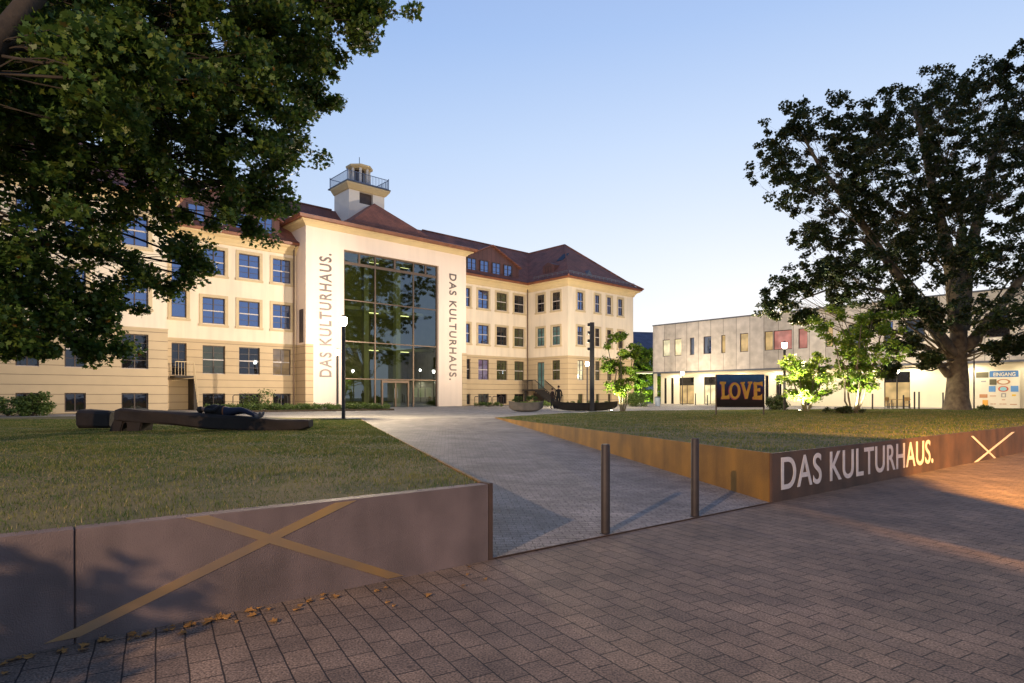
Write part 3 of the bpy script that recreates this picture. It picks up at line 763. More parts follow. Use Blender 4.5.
# cornices (coved) along eaves
def cornice_run(mb, pts, prof):
    """sweep profile [(out, z)] along plan polyline pts with outward normals on the right-hand side"""
    n = len(pts)
    offs = []
    for i in range(n):
        d0 = (Vector(pts[i])-Vector(pts[i-1])).normalized() if i > 0 else None
        d1 = (Vector(pts[i+1])-Vector(pts[i])).normalized() if i < n-1 else None
        n0 = Vector((d0.y, -d0.x)) if d0 else None; n1 = Vector((d1.y, -d1.x)) if d1 else None
        if n0 is None: m_ = n1
        elif n1 is None: m_ = n0
        else: m_ = (n0+n1)/(1+n0.dot(n1))
        offs.append(m_)
    base = len(mb.v); k = len(prof)
    for p, o in zip(pts, offs):
        for r, z in prof: mb.v.append((p[0]+o.x*r, p[1]+o.y*r, z))
    for i in range(n-1):
        for j in range(k-1):
            a = base+i*k+j; mb.f.append((a, a+k, a+k+1, a+1))
    mb.f.append(tuple(base+j for j in range(k))); mb.f.append(tuple(base+(n-1)*k+j for j in reversed(range(k))))
plan_l = [(xLo, YB), (xLb, YB), (xLb, 0), (xP0+.1, 0)]
plan_r = [(xP1-.1, 0), (xRi, 0), (xRi, YB), (xRo, YB), (xRo, 11.4)]
cprof = [(0, EAVE-.75), (.10, EAVE-.72), (.14, EAVE-.55), (.34, EAVE-.28), (.62, EAVE-.16), (.62, EAVE), (-.3, EAVE)]
gprof = [(.60, EAVE-.05), (.76, EAVE-.03), (.82, EAVE+.16), (.62, EAVE+.26), (-.2, EAVE+.20)]
c_ = MB(); g_ = MB()
for pl_ in (plan_l, plan_r):
    c_ = MB(); g_ = MB(); cornice_run(c_, pl_, cprof); cornice_run(g_, pl_, gprof); c_.build('cornice', M['cornice'], KH); g_.build('eaves_gutter', M['copper'], KH)
# roofs
def hip(mb, x0, x1, y0, y1, rings, zr, inset, axis):
    """rings: (offset outward, z). ridge along axis, hip ends inset"""
    rs = []
    for o, z in rings:
        rs.append([(x0-o, y0-o, z), (x1+o, y0-o, z), (x1+o, y1+o, z), (x0-o, y1+o, z)])
    for a, b in zip(rs[:-1], rs[1:]):
        for i in range(4): mb.quad(a[i], a[(i+1) % 4], b[(i+1) % 4], b[i])
    t = rs[-1]
    if axis == 'y':
        xm = (x0+x1)/2; p, q_ = (xm, y0+inset, zr), (xm, y1-inset, zr)
        mb.poly([t[0], t[1], p]); mb.poly([t[1], t[2], q_, p]); mb.poly([t[2], t[3], q_]); mb.poly([t[3], t[0], p, q_])
    else:
        ym = (y0+y1)/2; p, q_ = (x0+inset, ym, zr), (x1-inset, ym, zr)
        mb.poly([t[0], t[1], q_, p]); mb.poly([t[1], t[2], q_]); mb.poly([t[2], t[3], p, q_]); mb.poly([t[3], t[0], p])
    return mb
rings = [(.90, EAVE+.17), (.2, EAVE+.52), (-.55, EAVE+1.12)]
rf = MB()
hip(rf, xRi, xRo, YB, 11.4, rings, RIDGE, (xRo-xRi)/2, 'y')
# main range, gabled into both end blocks
def slope(mb, x0, x1):
    f = [(-.90, EAVE+.17), (-.2, EAVE+.52), (.55, EAVE+1.12), (5.7, RIDGE), (10.85, EAVE+1.12), (11.6, EAVE+.52), (12.3, EAVE+.17)]
    for (ya, za), (yb, zb) in zip(f[:-1], f[1:]): mb.quad((x0, ya, za), (x1, ya, za), (x1, yb, zb), (x0, yb, zb))
slope(rf, xLb-5.8, xP0+.2); slope(rf, xP1-.2, (xRi+xRo)/2)
rf.quad((xP0, 1.5, 15.3), (xP1, 1.5, 15.3), (xP1, 5.7, RIDGE-.02), (xP0, 5.7, RIDGE-.02)); rf.quad((xP0, 5.7, RIDGE-.02), (xP1, 5.7, RIDGE-.02), (xP1, 12, 13.6), (xP0, 12, 13.6))
rfo = rf.build('roof', M['tile'], KH)
rb = MB(); hip(rb, xLb-11.6, xLb, YB, 11.4, rings, RIDGE, 5.8, 'y'); hip(rb, xLo, xLb-11.5, -1, 11.4, rings, RIDGE, 3, 'x'); rb.build('roof', M['tile'], KH)
# ridge and hip cappings
xm = (xRi+xRo)/2; hw = (xRo-xRi)/2
for pts_ in ([(xm, YB+hw, RIDGE+.02), (xm, 5.7, RIDGE+.02)], [(xP1, 5.7, RIDGE+.02), (xm-.12, 5.7, RIDGE+.02)], [(xLb-5.8, 5.7, RIDGE+.02), (XC-2.3, 5.7, RIDGE+.02)],
             *[[(xm+q_*(hw+.9), YB-.9, EAVE+.19), (xm+q_*(hw-.55), YB+.55, EAVE+1.14), (xm, YB+hw, RIDGE+.02)] for q_ in (-1, 1)]):
    MB().tube(pts_, .1, 6).build('ridge_tiles', M['tile'], rfo)
# snow guards on the right end block
sg = MB()
for (p, q_) in (((xRi+.0, YB-.15), (xRo, YB-.15)), ((xRi-.15, YB), (xRi-.15, -1.2))):
    L = (Vector(q_)-Vector(p)).length; n = int(L/.7)
    for h in (.72, .86): sg.bar((*p, EAVE+h), (*q_, EAVE+h), .03)
    for i in range(n+1):
        c = Vector(p).lerp(Vector(q_), i/n); sg.bar((c.x, c.y, EAVE+.45), (c.x, c.y, EAVE+.88), .03)
sg.build('snow_guard', M['grey_steel'], rfo)
# wide gabled dormers
def dormer(xa, xc, xb, zs, za, wlist, yf=.25):
    mb = MB(); mb.prism([(xa, EAVE+.35), (xb, EAVE+.35), (xb, zs), (xc, za), (xa, zs)], lambda a, b, d: (a, d, b), yf, 4.6)
    o = mb.build('dormer', M['clad'], KH)
    r = MB()
    for (p, q_) in (((xa-.25, zs-.12), (xc, za+.06)), ((xc, za+.06), (xb+.25, zs-.12))):
        r.prism([p, q_, (q_[0], q_[1]+.1), (p[0], p[1]+.1)], lambda a, b, d: (a, d, b), yf-.3, 4.6)
    r.build('dormer_roof', M['tile'], o)
    for i, (wa, wb, z0, z1) in enumerate(wlist):
        w = window(((wa+wb)/2, yf-.22, z0), 0, wb-wa, z1-z0, 'pane_blue', o, 2, 3, False, False)
    return o
zwa, zwb = K.z(490, 275.3), K.z(490, 261.3)
wd_ = [(K.x(a, .25)-.08, K.x(b, .25)+.08, zwa, zwb) for a, b in ((467.2, 475), (480.0, 487.4), (492.2, 499.2), (503.8, 510.8))]
xap = K.x(491.5, .25); xdr = K.x(518.5, .25)
dormer(2*xap-xdr, xap, xdr, 15.45, K.z(491.5, 246.5, .25), wd_)
wl_ = [(2*XC-b, 2*XC-a, z0, z1) for a, b, z0, z1 in wd_][::-1]
dormer(2*XC-xdr, 2*XC-xap, 2*XC-(2*xap-xdr), 15.45, K.z(491.5, 246.5, .25), wl_)
for k in range(2):
    off = -9.3*(k+1)
    if k == 0: dormer(2*XC-xdr-9.6, 2*XC-xap-9.6, 2*XC-(2*xap-xdr)-9.6, 15.45, 17.3, [(a-9.6, b-9.6, z0, z1) for a, b, z0, z1 in wl_])
# small flank dormer and roof light of the end block
yd = K.xside(543.5, xRi)
mb = MB(); mb.prism([(yd-.85, EAVE+.9), (yd+.85, EAVE+.9), (yd+.85, EAVE+2.1), (yd, EAVE+2.45), (yd-.85, EAVE+2.1)], lambda a, b, d: (d, a, b), xRi+.75, xRi+3)
o = mb.build('dormer', M['clad'], KH)
window((xRi+.63, yd, EAVE+1.0), R(-90), .9, 1.0, 'pane_teal', o, 2, 1, False, False)
ysk = K.xside(556, xRi+2)
mb = MB(); f_ = lambda t: EAVE+1.12+(RIDGE-EAVE-1.12)*(t-.55)/(hw-.55)
mb.prism([(ysk-.5, 2.6), (ysk+.5, 2.6), (ysk+.5, 3.7), (ysk-.5, 3.7)], lambda a, b, d: (xRi+b, a, f_(b)+d), .0, .05)
mb.build('roof_light', M['pane_dark'], KH)
mb = MB()
mb.prism([(-.5, 0), (.5, 0), (0, .6)], lambda a, b, d: ((xRi+xRo)/2-1.9+a, YB+.3+d, EAVE+.9+b), 0, 1.4); mb.build('vent_dormer', M['lead'], KH)

# portal
pf = MB(); gx0 = K.x(344, YP); gx1 = K.x(438.6, YP); gz1 = K.z(344, 249.3, YP)
PTOP = K.z(305.8, 224.9, YP)
holed(pf, Tf(YP), xP0, xP1, -.1, PTOP+.1, [(gx0, gx1, -.2, gz1)], .45)
pf.quad((xP0, YP, -.1), (xP0, YP, PTOP+.1), (xP0, 6, PTOP+.1), (xP0, 6, -.1)); pf.quad((xP1, YP, -.1), (xP1, 6, -.1), (xP1, 6, PTOP+.1), (xP1, YP, PTOP+.1))
pf.build('portal_wall', M['portal'], KH)
pc = MB(); plan_p = [(xP0, 4), (xP0, YP), (xP1, YP), (xP1, 4)]
PE = PTOP+.45
cornice_run(pc, plan_p, [(0, PTOP-.02), (.08, PTOP), (.18, PTOP+.12), (.42, PTOP+.28), (.55, PTOP+.32), (.55, PE), (-.2, PE)]); pc.build('portal_cornice', M['cornice'], KH)
pg = MB(); cornice_run(pg, plan_p, [(.52, PE-.04), (.80, PE-.02), (.88, PE+.22), (.5, PE+.36), (-1.3, PE+.50)]); pg.build('portal_gutter', M['copper'], KH)
pt = MB(); pt.box(xP0+.2, xP1-.2, YP+.2, 6, PE+.05, PE+.42); pt.build('parapet_cap', M['lead'], KH)
pr = MB(); fx0 = K.x(341, YP+1.0); fx1 = K.x(443, YP+1.0)
ax = XC-.05; ay = YP+3.4; az = K.z(377, 204, ay)
y0_ = YP+.35; zf = PE+.40
a0 = (fx0, y0_, zf); a1 = (fx1, y0_, zf)
m0 = (fx0+.9, y0_+.8, zf+.5); m1 = (fx1-.9, y0_+.8, zf+.5)
pr.quad(a0, a1, m1, m0); pr.poly([m0, m1, (ax, ay, az)])
pr.quad((fx0, 7, zf), a0, m0, (fx0+.9, 7, zf+.5)); pr.poly([(fx0+.9, 7, zf+.5), m0, (ax, ay, az), (ax, 7, az)])
pr.quad(a1, (fx1, 7, zf), (fx1-.9, 7, zf+.5), m1); pr.poly([m1, (fx1-.9, 7, zf+.5), (ax, 7, az), (ax, ay, az)])
pro = pr.build('portal_roof', M['tile2'], KH)
sg = MB()
for h in (.28, .42): sg.bar((fx0+.5, y0_+.45, zf+h+.1), (fx1-.5, y0_+.45, zf+h+.1), .035)
for i in range(22):
    x = fx0+.5+(fx1-fx0-1)*i/21; sg.bar((x, y0_+.45, zf+.2), (x, y0_+.45, zf+.56), .03)
sg.build('snow_guard', M['copper'], pro)
# quoins at the foot of the portal
qn = MB(); qz = K.z(300, 343.5, YP)
for xa, xb, in ((xP0-.05, xP0+.62), (xP1-.5, xP1+.05)): MB().box(xa, xb, YP-.045, 0, -.1, qz).build('portal_quoin', M['rust_band'], KH)
# side slit windows on the portal's flank
mb = MB(); mb.box(xP0-.02, xP0+.1, -1.55, -.75, qz+.15, qz+2.9); mb.build('side_louvre', M['frame'], KH)
# lettering
lx0, lx1 = K.x(319.5, YP), K.x(331.5, YP); lz0, lz1 = K.z(325, 377, YP), K.z(325, 253, YP)
text_mesh('DAS KULTURHAUS.', lambda a, b, d: Vector((lx1-(lx1-lx0)*b, YP-.05+.08*(1-d), lz0+(lz1-lz0)*a)), 'lettering', M['letter'], .014, parent=KH, space=1.22)
rx0, rx1 = K.x(449.2, YP), K.x(456.3, YP); rz1, rz0 = K.z(452, 274, YP), K.z(452, 380, YP)
text_mesh('DAS KULTURHAUS.', lambda a, b, d: Vector((rx0+(rx1-rx0)*b, YP-.05+.08*(1-d), rz1-(rz1-rz0)*a)), 'lettering', M['letter'], .014, parent=KH, space=1.22)
# curtain wall
cw = MB(); yg = YP+.25
vx = [gx0, K.x(375, yg), K.x(413.3, yg), gx1]
hzs = [0, K.z(344, 378.6, yg), K.z(344, 341, yg), K.z(344, 299.5, yg), K.z(344, 262.5, yg), gz1]
for x in vx[1:-1]: cw.box(x-.06, x+.06, yg-.05, yg+.12, 0, gz1)
cw.box(gx0, gx0+.14, yg-.05, yg+.12, 0, gz1).box(gx1-.14, gx1, yg-.05, yg+.12, 0, gz1).box(gx0+.14, gx1-.14, yg-.053, yg+.117, gz1-.14, gz1)
for i, z in enumerate(hzs[1:-1]):
    t_ = .12 if i == 3 else .045
    for a_, b_ in zip(vx[:-1], vx[1:]): cw.box(a_+.06, b_-.06, yg-.045, yg+.1, z-t_, z+t_)
for a_, b_ in zip(vx[:-1], vx[1:]):
    c = (a_+b_)/2; cw.box(c-.09, c+.09, yg-.045, yg+.1, hzs[4]+.05, gz1-.14)
    for k in (1, 2):
        z = hzs[4]+(gz1-hzs[4])*k/3; cw.box(a_+.06, b_-.06, yg+.12, yg+.16, z-.03, z+.03)
cwo = cw.build('curtain_wall_frame', M['bronze'], KH)
for i, (a_, b_) in enumerate(zip(vx[:-1], vx[1:])):
    for z0, z1 in zip(hzs[:-1], hzs[1:]):
        e1, e2, e3 = [random.uniform(-.004, .004) for _ in range(3)]
        MB().quad((a_+.03, yg+.02+e1, z0), (b_-.03, yg+.02+e2, z0), (b_-.03, yg+.02+e3, z1), (a_+.03, yg+.02-e1+e3-e2+2*e1-0, z1)).build('glass_pane', M['curtain_glass'], cwo)
# doors
dx0, dx1 = K.x(382, yg), K.x(408, yg); dm = (dx0+dx1)/2; dh = hzs[1]
dr = MB()
for x in (dx0, dm, dx1): dr.box(x-.07, x+.07, yg-.09, yg+.0, .01, dh-.09)
dr.box(dx0+.07, dm-.07, yg-.087, yg-.003, dh-.3, dh-.09).box(dm+.07, dx1-.07, yg-.087, yg-.003, dh-.3, dh-.09)
do = dr.build('entrance_door', M['bronze'], KH)
for x in (dm-.16, dm+.16): MB().bar((x, yg-.14, .8), (x, yg-.14, 1.7), .035).build('door_handle', M['grey_steel'], do)
# hall behind the glass: floors, back wall, ceiling lights
M['hall'] = mat('hall_wall', (.17, .17, .06), .8, var=.2, scale=.8)
M['slab'] = mat('hall_slab', (.36, .36, .16), .8, var=.15, scale=1)
M['dim'] = mat('hall_floor', (.07, .06, .05), .4, var=.2)
hl_ = MB(); hl_.quad((gx0-1.5, 5.4, 0), (gx1+1.5, 5.4, 0), (gx1+1.5, 5.4, 14), (gx0-1.5, 5.4, 14))
hl_.quad((gx0-1.5, YP+.5, 0), (gx0-1.5, 5.4, 0), (gx0-1.5, 5.4, 14), (gx0-1.5, YP+.5, 14)); hl_.quad((gx1+1.5, YP+.5, 0), (gx1+1.5, 5.4, 0), (gx1+1.5, 5.4, 14), (gx1+1.5, YP+.5, 14))
hl_.quad((gx0-1.5, YP+.5, 14), (gx1+1.5, YP+.5, 14), (gx1+1.5, 5.4, 14), (gx0-1.5, 5.4, 14))
ho = hl_.build('hall_wall', M['hall'], KH)
MB().box(gx0-1.4, gx1+1.4, YP+.5, 5.3, -.08, 0.01).build('hall_floor', M['dim'], ho)
for z in hzs[2:4]:
    MB().box(gx0-1.4, gx1+1.4, .9, 5.3, z-.35, z-.05).build('gallery_slab', M['slab'], ho)
cn_ = MB()
for x in (vx[1]+.3, vx[2]-.35): cn_.box(x-.25, x+.25, .3, .8, 0, 13.9)
cn_.build('hall_column', M['slab'], ho)
M['hall_light'] = emis('hall_light', (1, .95, .45, 1), 3)
for z in (hzs[2]-.42, hzs[3]-.42, 13.6):
    for x in (vx[0]+1.2, vx[1]+1.8, vx[2]+1.2):
        MB().box(x-.5, x+.5, 1.6, 1.75, z, z+.06).build('ceiling_light', M['hall_light'], ho)
for z in (2.6, 6.2, 9.8, 13.0):
    point(KH, (vx[1]+1.9, 2.6, z), 45, (1, .95, .40), .3)
pm_ = MB()
for i in range(3): pm_.box(vx[2]+.3+i*.8, vx[2]+.9+i*.8, YP+.9, YP+.93, .9+.0*i, 1.8)
M['poster'] = mat('poster', (.25, .35, .12), .6, c2=(.6, .55, .35), scale=1.5); pm_.build('notice_board', M['poster'], ho)
# downpipes
dp = MB(); dp.tube([(xP0-.25, -.25, 0), (xP0-.25, -.25, EAVE-.3), (xP0-.25, -.75, EAVE-.02)], .07, 8); dp.tube([(xRi-.2, -.2, 0), (xRi-.2, -.2, EAVE-.3), (xRi-.2, -.75, EAVE-.02)], .07, 8)
dp.tube([(xLb+.25, -.2, 0), (xLb+.25, -.2, EAVE-.3)], .06, 8); dp.build('downpipe', M['bronze'], KH)

# roof turret
TW = 3.8; ty0 = YP+4.9; ty1 = ty0+3.0; tx0, tx1 = XC-TW/2, XC+TW/2; tz1 = 21.1
M['turret'] = mat('turret_plaster', (.72, .66, .58), .85, var=.06, scale=.8)
tw = MB(); wz0, wz1 = K.z(360, 203, ty0), K.z(360, 191.5, ty0)
wx0, wx1 = K.x(359.5, ty0), K.x(373, ty0)
holed(tw, Tf(ty0), tx0, tx1, 15.5, tz1, [(wx0, wx1, wz0, wz1)], .3)
tw.quad((tx0, ty0, 15.5), (tx0, ty0, tz1), (tx0, ty1, tz1), (tx0, ty1, 15.5)); tw.quad((tx1, ty0, 15.5), (tx1, ty1, 15.5), (tx1, ty1, tz1), (tx1, ty0, tz1)); tw.quad((tx0, ty1, 15.5), (tx0, ty1, tz1), (tx1, ty1, tz1), (tx1, ty1, 15.5))
two = tw.build('turret', M['turret'], KH)
MB().quad((wx0, ty0+.28, wz0), (wx1, ty0+.28, wz0), (wx1, ty0+.28, wz1), (wx0, ty0+.28, wz1)).build('louvre', M['frame'], two)
tc_ = MB(); cornice_run(tc_, [(tx0, ty1), (tx0, ty0), (tx1, ty0), (tx1, ty1), (tx0+.01, ty1)], [(0, tz1-.5), (.12, tz1-.45), (.42, tz1-.05), (.42, tz1+.08), (-.5, tz1+.1)])
tc_.build('turret_cornice', M['cornice'], two)
MB().box(tx0-.46, tx1+.46, ty0-.46, ty1+.46, tz1+.09, tz1+.19).build('deck', M['lead'], two)
rl = MB(); ra = [(tx0-.3, ty0-.3), (tx1+.3, ty0-.3), (tx1+.3, ty1+.3), (tx0-.3, ty1+.3)]
for i in range(4):
    p, q_ = Vector(ra[i]), Vector(ra[(i+1) % 4]); n = int((q_-p).length/.16)
    for h in (.28, 1.15): rl.bar((*p, tz1+h), (*q_, tz1+h), .05)
    for k in range(n+1):
        c = p.lerp(q_, k/n); rl.bar((c.x, c.y, tz1+.19), (c.x, c.y, tz1+(1.3 if k == 0 else 1.15)), .028 if k else .06)
M['blue_iron'] = mat('blue_grey_iron', (.13, .17, .27), .5, .3)
rl.build('railing', M['blue_iron'], two)
lc = (XC-.0, (ty0+ty1)/2)
ln_ = MB()
for k in range(8):
    t = 2*math.pi*(k+.5)/8; ln_.tube([(lc[0]+.95*math.cos(t), lc[1]+.95*math.sin(t), tz1+.19), (lc[0]+.95*math.cos(t), lc[1]+.95*math.sin(t), tz1+2.05)], .13, 8)
lt = ln_.build('lantern_columns', M['turret'], two)
MB().lathe([(1.0, 2.0), (1.28, 2.15), (1.32, 2.32), (1.15, 2.36), (.1, 2.62)], (*lc, tz1), 8).build('lantern_cap', M['cornice'], two)
MB().lathe([(.5, .19), (.5, 2.05)], (*lc, tz1), 8).build('lantern_core', M['frame'], two)
MB().tube([(*lc, tz1+2.5), (*lc, tz1+3.4)], .03, 6).build('mast', M['steel'], two)
# outside stairs
def stairs(parent, x0, x1, ytop, ybot, zt, n, m, dirn='y'):
    pass
# left stair by the side door: runs along the wall, towards +x
s1 = MB(); n = 12; zt = 2.5; sx0 = dx[0]-.1; sx1 = K.x(197, -1.2)
s1.box(sx0, dx[1]+.1, -1.5, -.07, zt-.15, zt)
for i in range(n):
    x = dx[1]+.1+(sx1-dx[1]-.1)*i/n; s1.box(x, x+(sx1-dx[1]-.1)/n, -1.5, -.07, 0 if i else 0, zt*(1-(i+1)/(n+1)))
M['stair_stone'] = mat('stair_stone', (.035, .028, .022), .8, var=.2)
so1 = s1.build('outside_stair', M['stair_stone'], KH)
r1 = MB(); r1.bar((sx0, -1.5, zt+1), (dx[1]+.1, -1.5, zt+1), .06); r1.bar((dx[1]+.1, -1.5, zt+1), (sx1, -1.5, 1.0), .06)
for i in range(7): x = sx0+(dx[1]+.1-sx0)*i/6; r1.bar((x, -1.5, zt), (x, -1.5, zt+1), .025)
for i in range(10): t = i/9; x = dx[1]+.1+(sx1-dx[1]-.1)*t; r1.bar((x, -1.5, zt*(1-t)), (x, -1.5, zt*(1-t)+1), .025)
r1.build('handrail', M['trim'], so1)
# right stair at the flank door: landing then flight towards the viewer
s2 = MB(); yl0 = -max(ya, yb)-.2; yl1 = -min(ya, yb)+.6; zt = 1.72; lx = xRi-1.7
s2.box(lx, xRi-.07, yl0, yl1, zt-.18, zt)
n = 9
for i in range(n): y = yl0-(i+1)*.3; s2.box(lx, xRi-.07, y, y+.3, max(0, zt*(1-(i+1)/(n+1))-.2), zt*(1-(i+1)/(n+1)))
s2.box(lx+.1, lx+.3, yl1-.4, yl1-.2, 0, zt-.18)
so2 = s2.build('outside_stair', M['steel'], KH)
r2_ = MB()
r2_.bar((lx, yl1, zt+1), (lx, yl0, zt+1), .06); r2_.bar((lx, yl0, zt+1), (lx, yl0-.3*n, 1.0), .06); r2_.bar((xRi-.15, yl0, zt+1), (xRi-.15, yl0-.3*n, 1.0), .06); r2_.bar((lx, yl1, zt+1), (xRi-.1, yl1, zt+1), .06)
k = int((yl1-yl0)/.13)
for i in range(k+1): y = yl0+(yl1-yl0)*i/k; r2_.bar((lx, y, zt), (lx, y, zt+1), .022)
for i in range(20):
    t = i/19
    for x in (lx, xRi-.15): r2_.bar((x, yl0-.3*n*t, zt*(1-t)), (x, yl0-.3*n*t, zt*(1-t)+1), .022)
for i in range(12): x = lx+(xRi-.1-lx)*i/11; r2_.bar((x, yl1, zt), (x, yl1, zt+1), .022)
r2_.build('handrail', M['steel'], so2)
# flat dark panel standing for the cellar recess below the landing
MB().box(xRi-.075, xRi-.07, yl0-.5, yl1-.1, 0, 1.3).build('cellar_recess_panel', M['frame'], KH)

# ------------------------------------------------------------------ modern wing
Q = Frame(math.atan2(-605, 512), 60.97, .5)
MH = empty('modern_hall', Q.loc, Q.ang)
tag(MH, 'two storey flat roofed grey panelled hall with brightly lit ground floor', 'building')
M['panel'] = banded('facade_panels', rgb(.50, .46, .42), rgb(.15, .135, .12), 1.55, .045, 0, .3, rough=.7, var=.42)
M['cream'] = mat('ground_floor_plaster', (.78, .72, .56), .8, var=.05, scale=.5)
M['soffit'] = mat('soffit', (.6, .5, .42), .7, var=.05)
qx0 = Q.x(653); qx1 = Q.x(1300); qz1 = Q.z(653, 326.4); qz0 = Q.z(653, 372.4)
holes = []
upw = MB()
wz0, wz1 = Q.z(706, 354), Q.z(706, 336.4)
mwins = [((662.5, 669.8), 'pane_cream'), ((674.3, 681.4), 'pane_bright'), ((689.8, 694.2), 'pane_blue'), ((703.4, 711.2), 'pane_blue'), ((721.2, 725.4), 'pane_warm'),
         ((739.9, 748.2), 'pane_warm'), ((764.4, 772.8), 'pane_warm'), ((773.3, 791.9), 'pane_red'), ((798.3, 807.5), 'pane_red'), ((826, 833), 'pane_warm'), ((848, 866), 'pane_blue'), ((884, 893), 'pane_blue'), ((905, 925), 'pane_dark'), ((985, 1010), 'pane_dark')]
for (a_, b_), pn in mwins:
    xa, xb = Q.x(a_), Q.x(b_); holes.append((xa, xb, wz0, wz1))
    window(((xa+xb)/2, 0, wz0), 0, xb-xa, wz1-wz0, pn, MH, 1, 1, False, False)
holed(upw, Tf(0), qx0, qx1, qz0, qz1, holes, .2)
upw.quad((qx0, 0, qz0), (qx0, 0, qz1), (qx0, 18, qz1), (qx0, 18, qz0)); upw.quad((qx0, 18, 0), (qx1, 18, 0), (qx1, 18, qz1), (qx0, 18, qz1)); upw.quad((qx1, 0, 0), (qx1, 18, 0), (qx1, 18, qz1), (qx1, 0, qz1))
upw.build('upper_wall', M['panel'], MH)
MB().box(qx0-.05, qx1+.05, -.06, 18.05, qz1, qz1+.14).build('roof_edge', M['lead'], MH)
MB().box(qx0, qx1, .003, 1.7, qz0-.04, qz0+.05).build('soffit', M['soffit'], MH)
MB().box(qx0, qx1, -.05, .0, qz0-.16, qz0+.02).build('fascia', M['lead'], MH)
# ground floor
gy = 1.6
gh = []; lw_ = MB()
gw = [((664.0, 666.6), 'pane_dark', 0), ((670.8, 673.6), 'pane_dark', 0), ((679.4, 694.0), 'pane_warm', 1), ((704.0, 716.0), 'pane_bright', 1), ((721.5, 733), 'pane_olive', 1), ((741, 753.5), 'pane_olive', 1),
      ((765.0, 768.6), 'pane_dark', 0), ((776, 781.5), 'pane_dark', 1), ((806, 812), 'pane_dark', 0), ((884, 910), 'pane_warm', 1)]
gz = Q.z(700, 373.5)-.35
for (a_, b_), pn, tr_ in gw:
    xa, xb = Q.x(a_, gy), Q.x(b_, gy); gh.append((xa, xb, .02, gz))
    window(((xa+xb)/2, gy, .03), 0, xb-xa, gz-.04, pn, MH, 2 if tr_ else 1, 1, False, False)
    if tr_:
        MB().box(xa, xb, gy+.07, gy+.13, gz-.95, gz-.02).build('fanlight', M['pane_dark'], MH)
holed(lw_, Tf(gy), qx0, qx1, -.1, qz0, gh, .2)
lw_.quad((qx0, gy, 0), (qx0, 18, 0), (qx0, 18, qz0), (qx0, gy, qz0))
lw_.build('ground_floor_wall', M['cream'], MH)
for i in range(10):
    xx = qx0+2.2+i*4.2
    MB().lathe([(.12, 0), (.12, .03)], (0, 0, 0), 12).build('soffit_fill_light', M['lens'], MH).location = (xx, .5, qz0-.075)
    point(MH, (xx, .5, qz0-.12), 210, (1, .88, .62), .1, 165, (xx, .9, 0), .5)  # downlights added to brighten the ground floor wall evenly
# entrance canopy at the far left end
mb = MB(); mb.box(qx0-4.5, qx0-.3, 1.5, 4.5, 3.9, 4.05); mb.box(qx0-.9, qx0-.55, 1.3, 1.6, 0, 5.0); mb.build('canopy', M['cream'], MH)
# tenants' board on the wall, right of the big tree
sgn = empty('tenant_board', (0, 0, 0)); sgn.parent = None
sgn.location = MH.location; sgn.rotation_euler = MH.rotation_euler
tag(sgn, 'large cream board with blue header and rows of logos behind the big trunk', 'sign')
ys_ = gy-.5
M['board'] = mat('board_cream', (.72, .68, .55), .6, var=.03); M['blue'] = mat('sign_blue', (.05, .17, .42), .5, var=.05)
def R_(px0, px1, py0, py1, m, name, d=.02, dd=.0):
    xa, xb = Q.x(px0, ys_), Q.x(px1, ys_); pm = 995
    za, zb = Q.z(pm, py1, ys_), Q.z(pm, py0, ys_)
    return MB().box(xa, xb, ys_-d-dd, ys_-dd+.0, za, zb).build(name, m, sgn)
MB().box(Q.x(972, ys_), Q.x(1019.5, ys_), ys_, ys_+.1, Q.z(995, 408, ys_), Q.z(995, 370.5, ys_)).build('panel', M['board'], sgn)
for a_ in (973, 1017): MB().box(Q.x(a_, ys_), Q.x(a_+1, ys_), ys_+.11, ys_+.2, 0, 1.2).build('post', M['grey_steel'], sgn)
R_(989.5, 1018.6, 371, 377.2, M['blue'], 'header', .02)
pal = {'k': (.10, .09, .05), 'b': (.10, .28, .6), 'o': (.75, .38, .06), 'r': (.55, .12, .08), 'g': (.3, .3, .3), 't': (.45, .22, .10), 'c': (.25, .55, .65), 'y': (.75, .5, .03)}
pm = {k: mat('logo_'+{'k':'olive','b':'blue','o':'orange','r':'red','g':'grey','t':'brown','c':'cyan','y':'yellow'}[k], v, .6, var=.03) for k, v in pal.items()}
R_(976, 988.5, 372, 377.5, pm['k'], 'logo')
for args in ((989.5, 996.5, 379.2, 384.8, 'k'), (988.8, 995.5, 386.0, 391.8, 'b'), (1010.8, 1018.4, 386.0, 391.8, 'b'), (979.5, 987.5, 394.2, 397.8, 't'), (982.5, 988, 400, 407.2, 'o')):
    R_(*args[:4], pm[args[4]], 'logo')
def ring_logo(px, py, rx, ry, c1, c2):
    xa = Q.x(px, ys_); za = Q.z(px, py, ys_); sc_ = Q.Y(px, ys_)/F
    for r_, m_, d in ((1, c1, .02), (.68, c2, .026)):
        mb = MB(); mb.prism([(xa+rx*sc_*1.3*r_*math.cos(t), za+ry*sc_*r_*math.sin(t)) for t in np.linspace(0, 2*math.pi, 20, endpoint=False)], lambda a, b, dd: (a, ys_-dd, b), -.005, d)
        mb.build('logo', m_, sgn)
ring_logo(1003.5, 381.8, 4.2, 2.8, pm['t'], M['board']); ring_logo(1003.3, 388.9, 3.2, 2.9, pm['r'], pm['c'])
def squircle(px0, px1, py0, py1): R_(px0, px1, py0, py1, pm['g'], 'logo'); R_(px0+1.2, px1-1.2, py0+1, py1-.6, M['board'], 'logo', .026)
squircle(1001.2, 1006, 393.2, 397.2); R_(1012, 1016, 394.4, 396, pm['y'], 'logo')
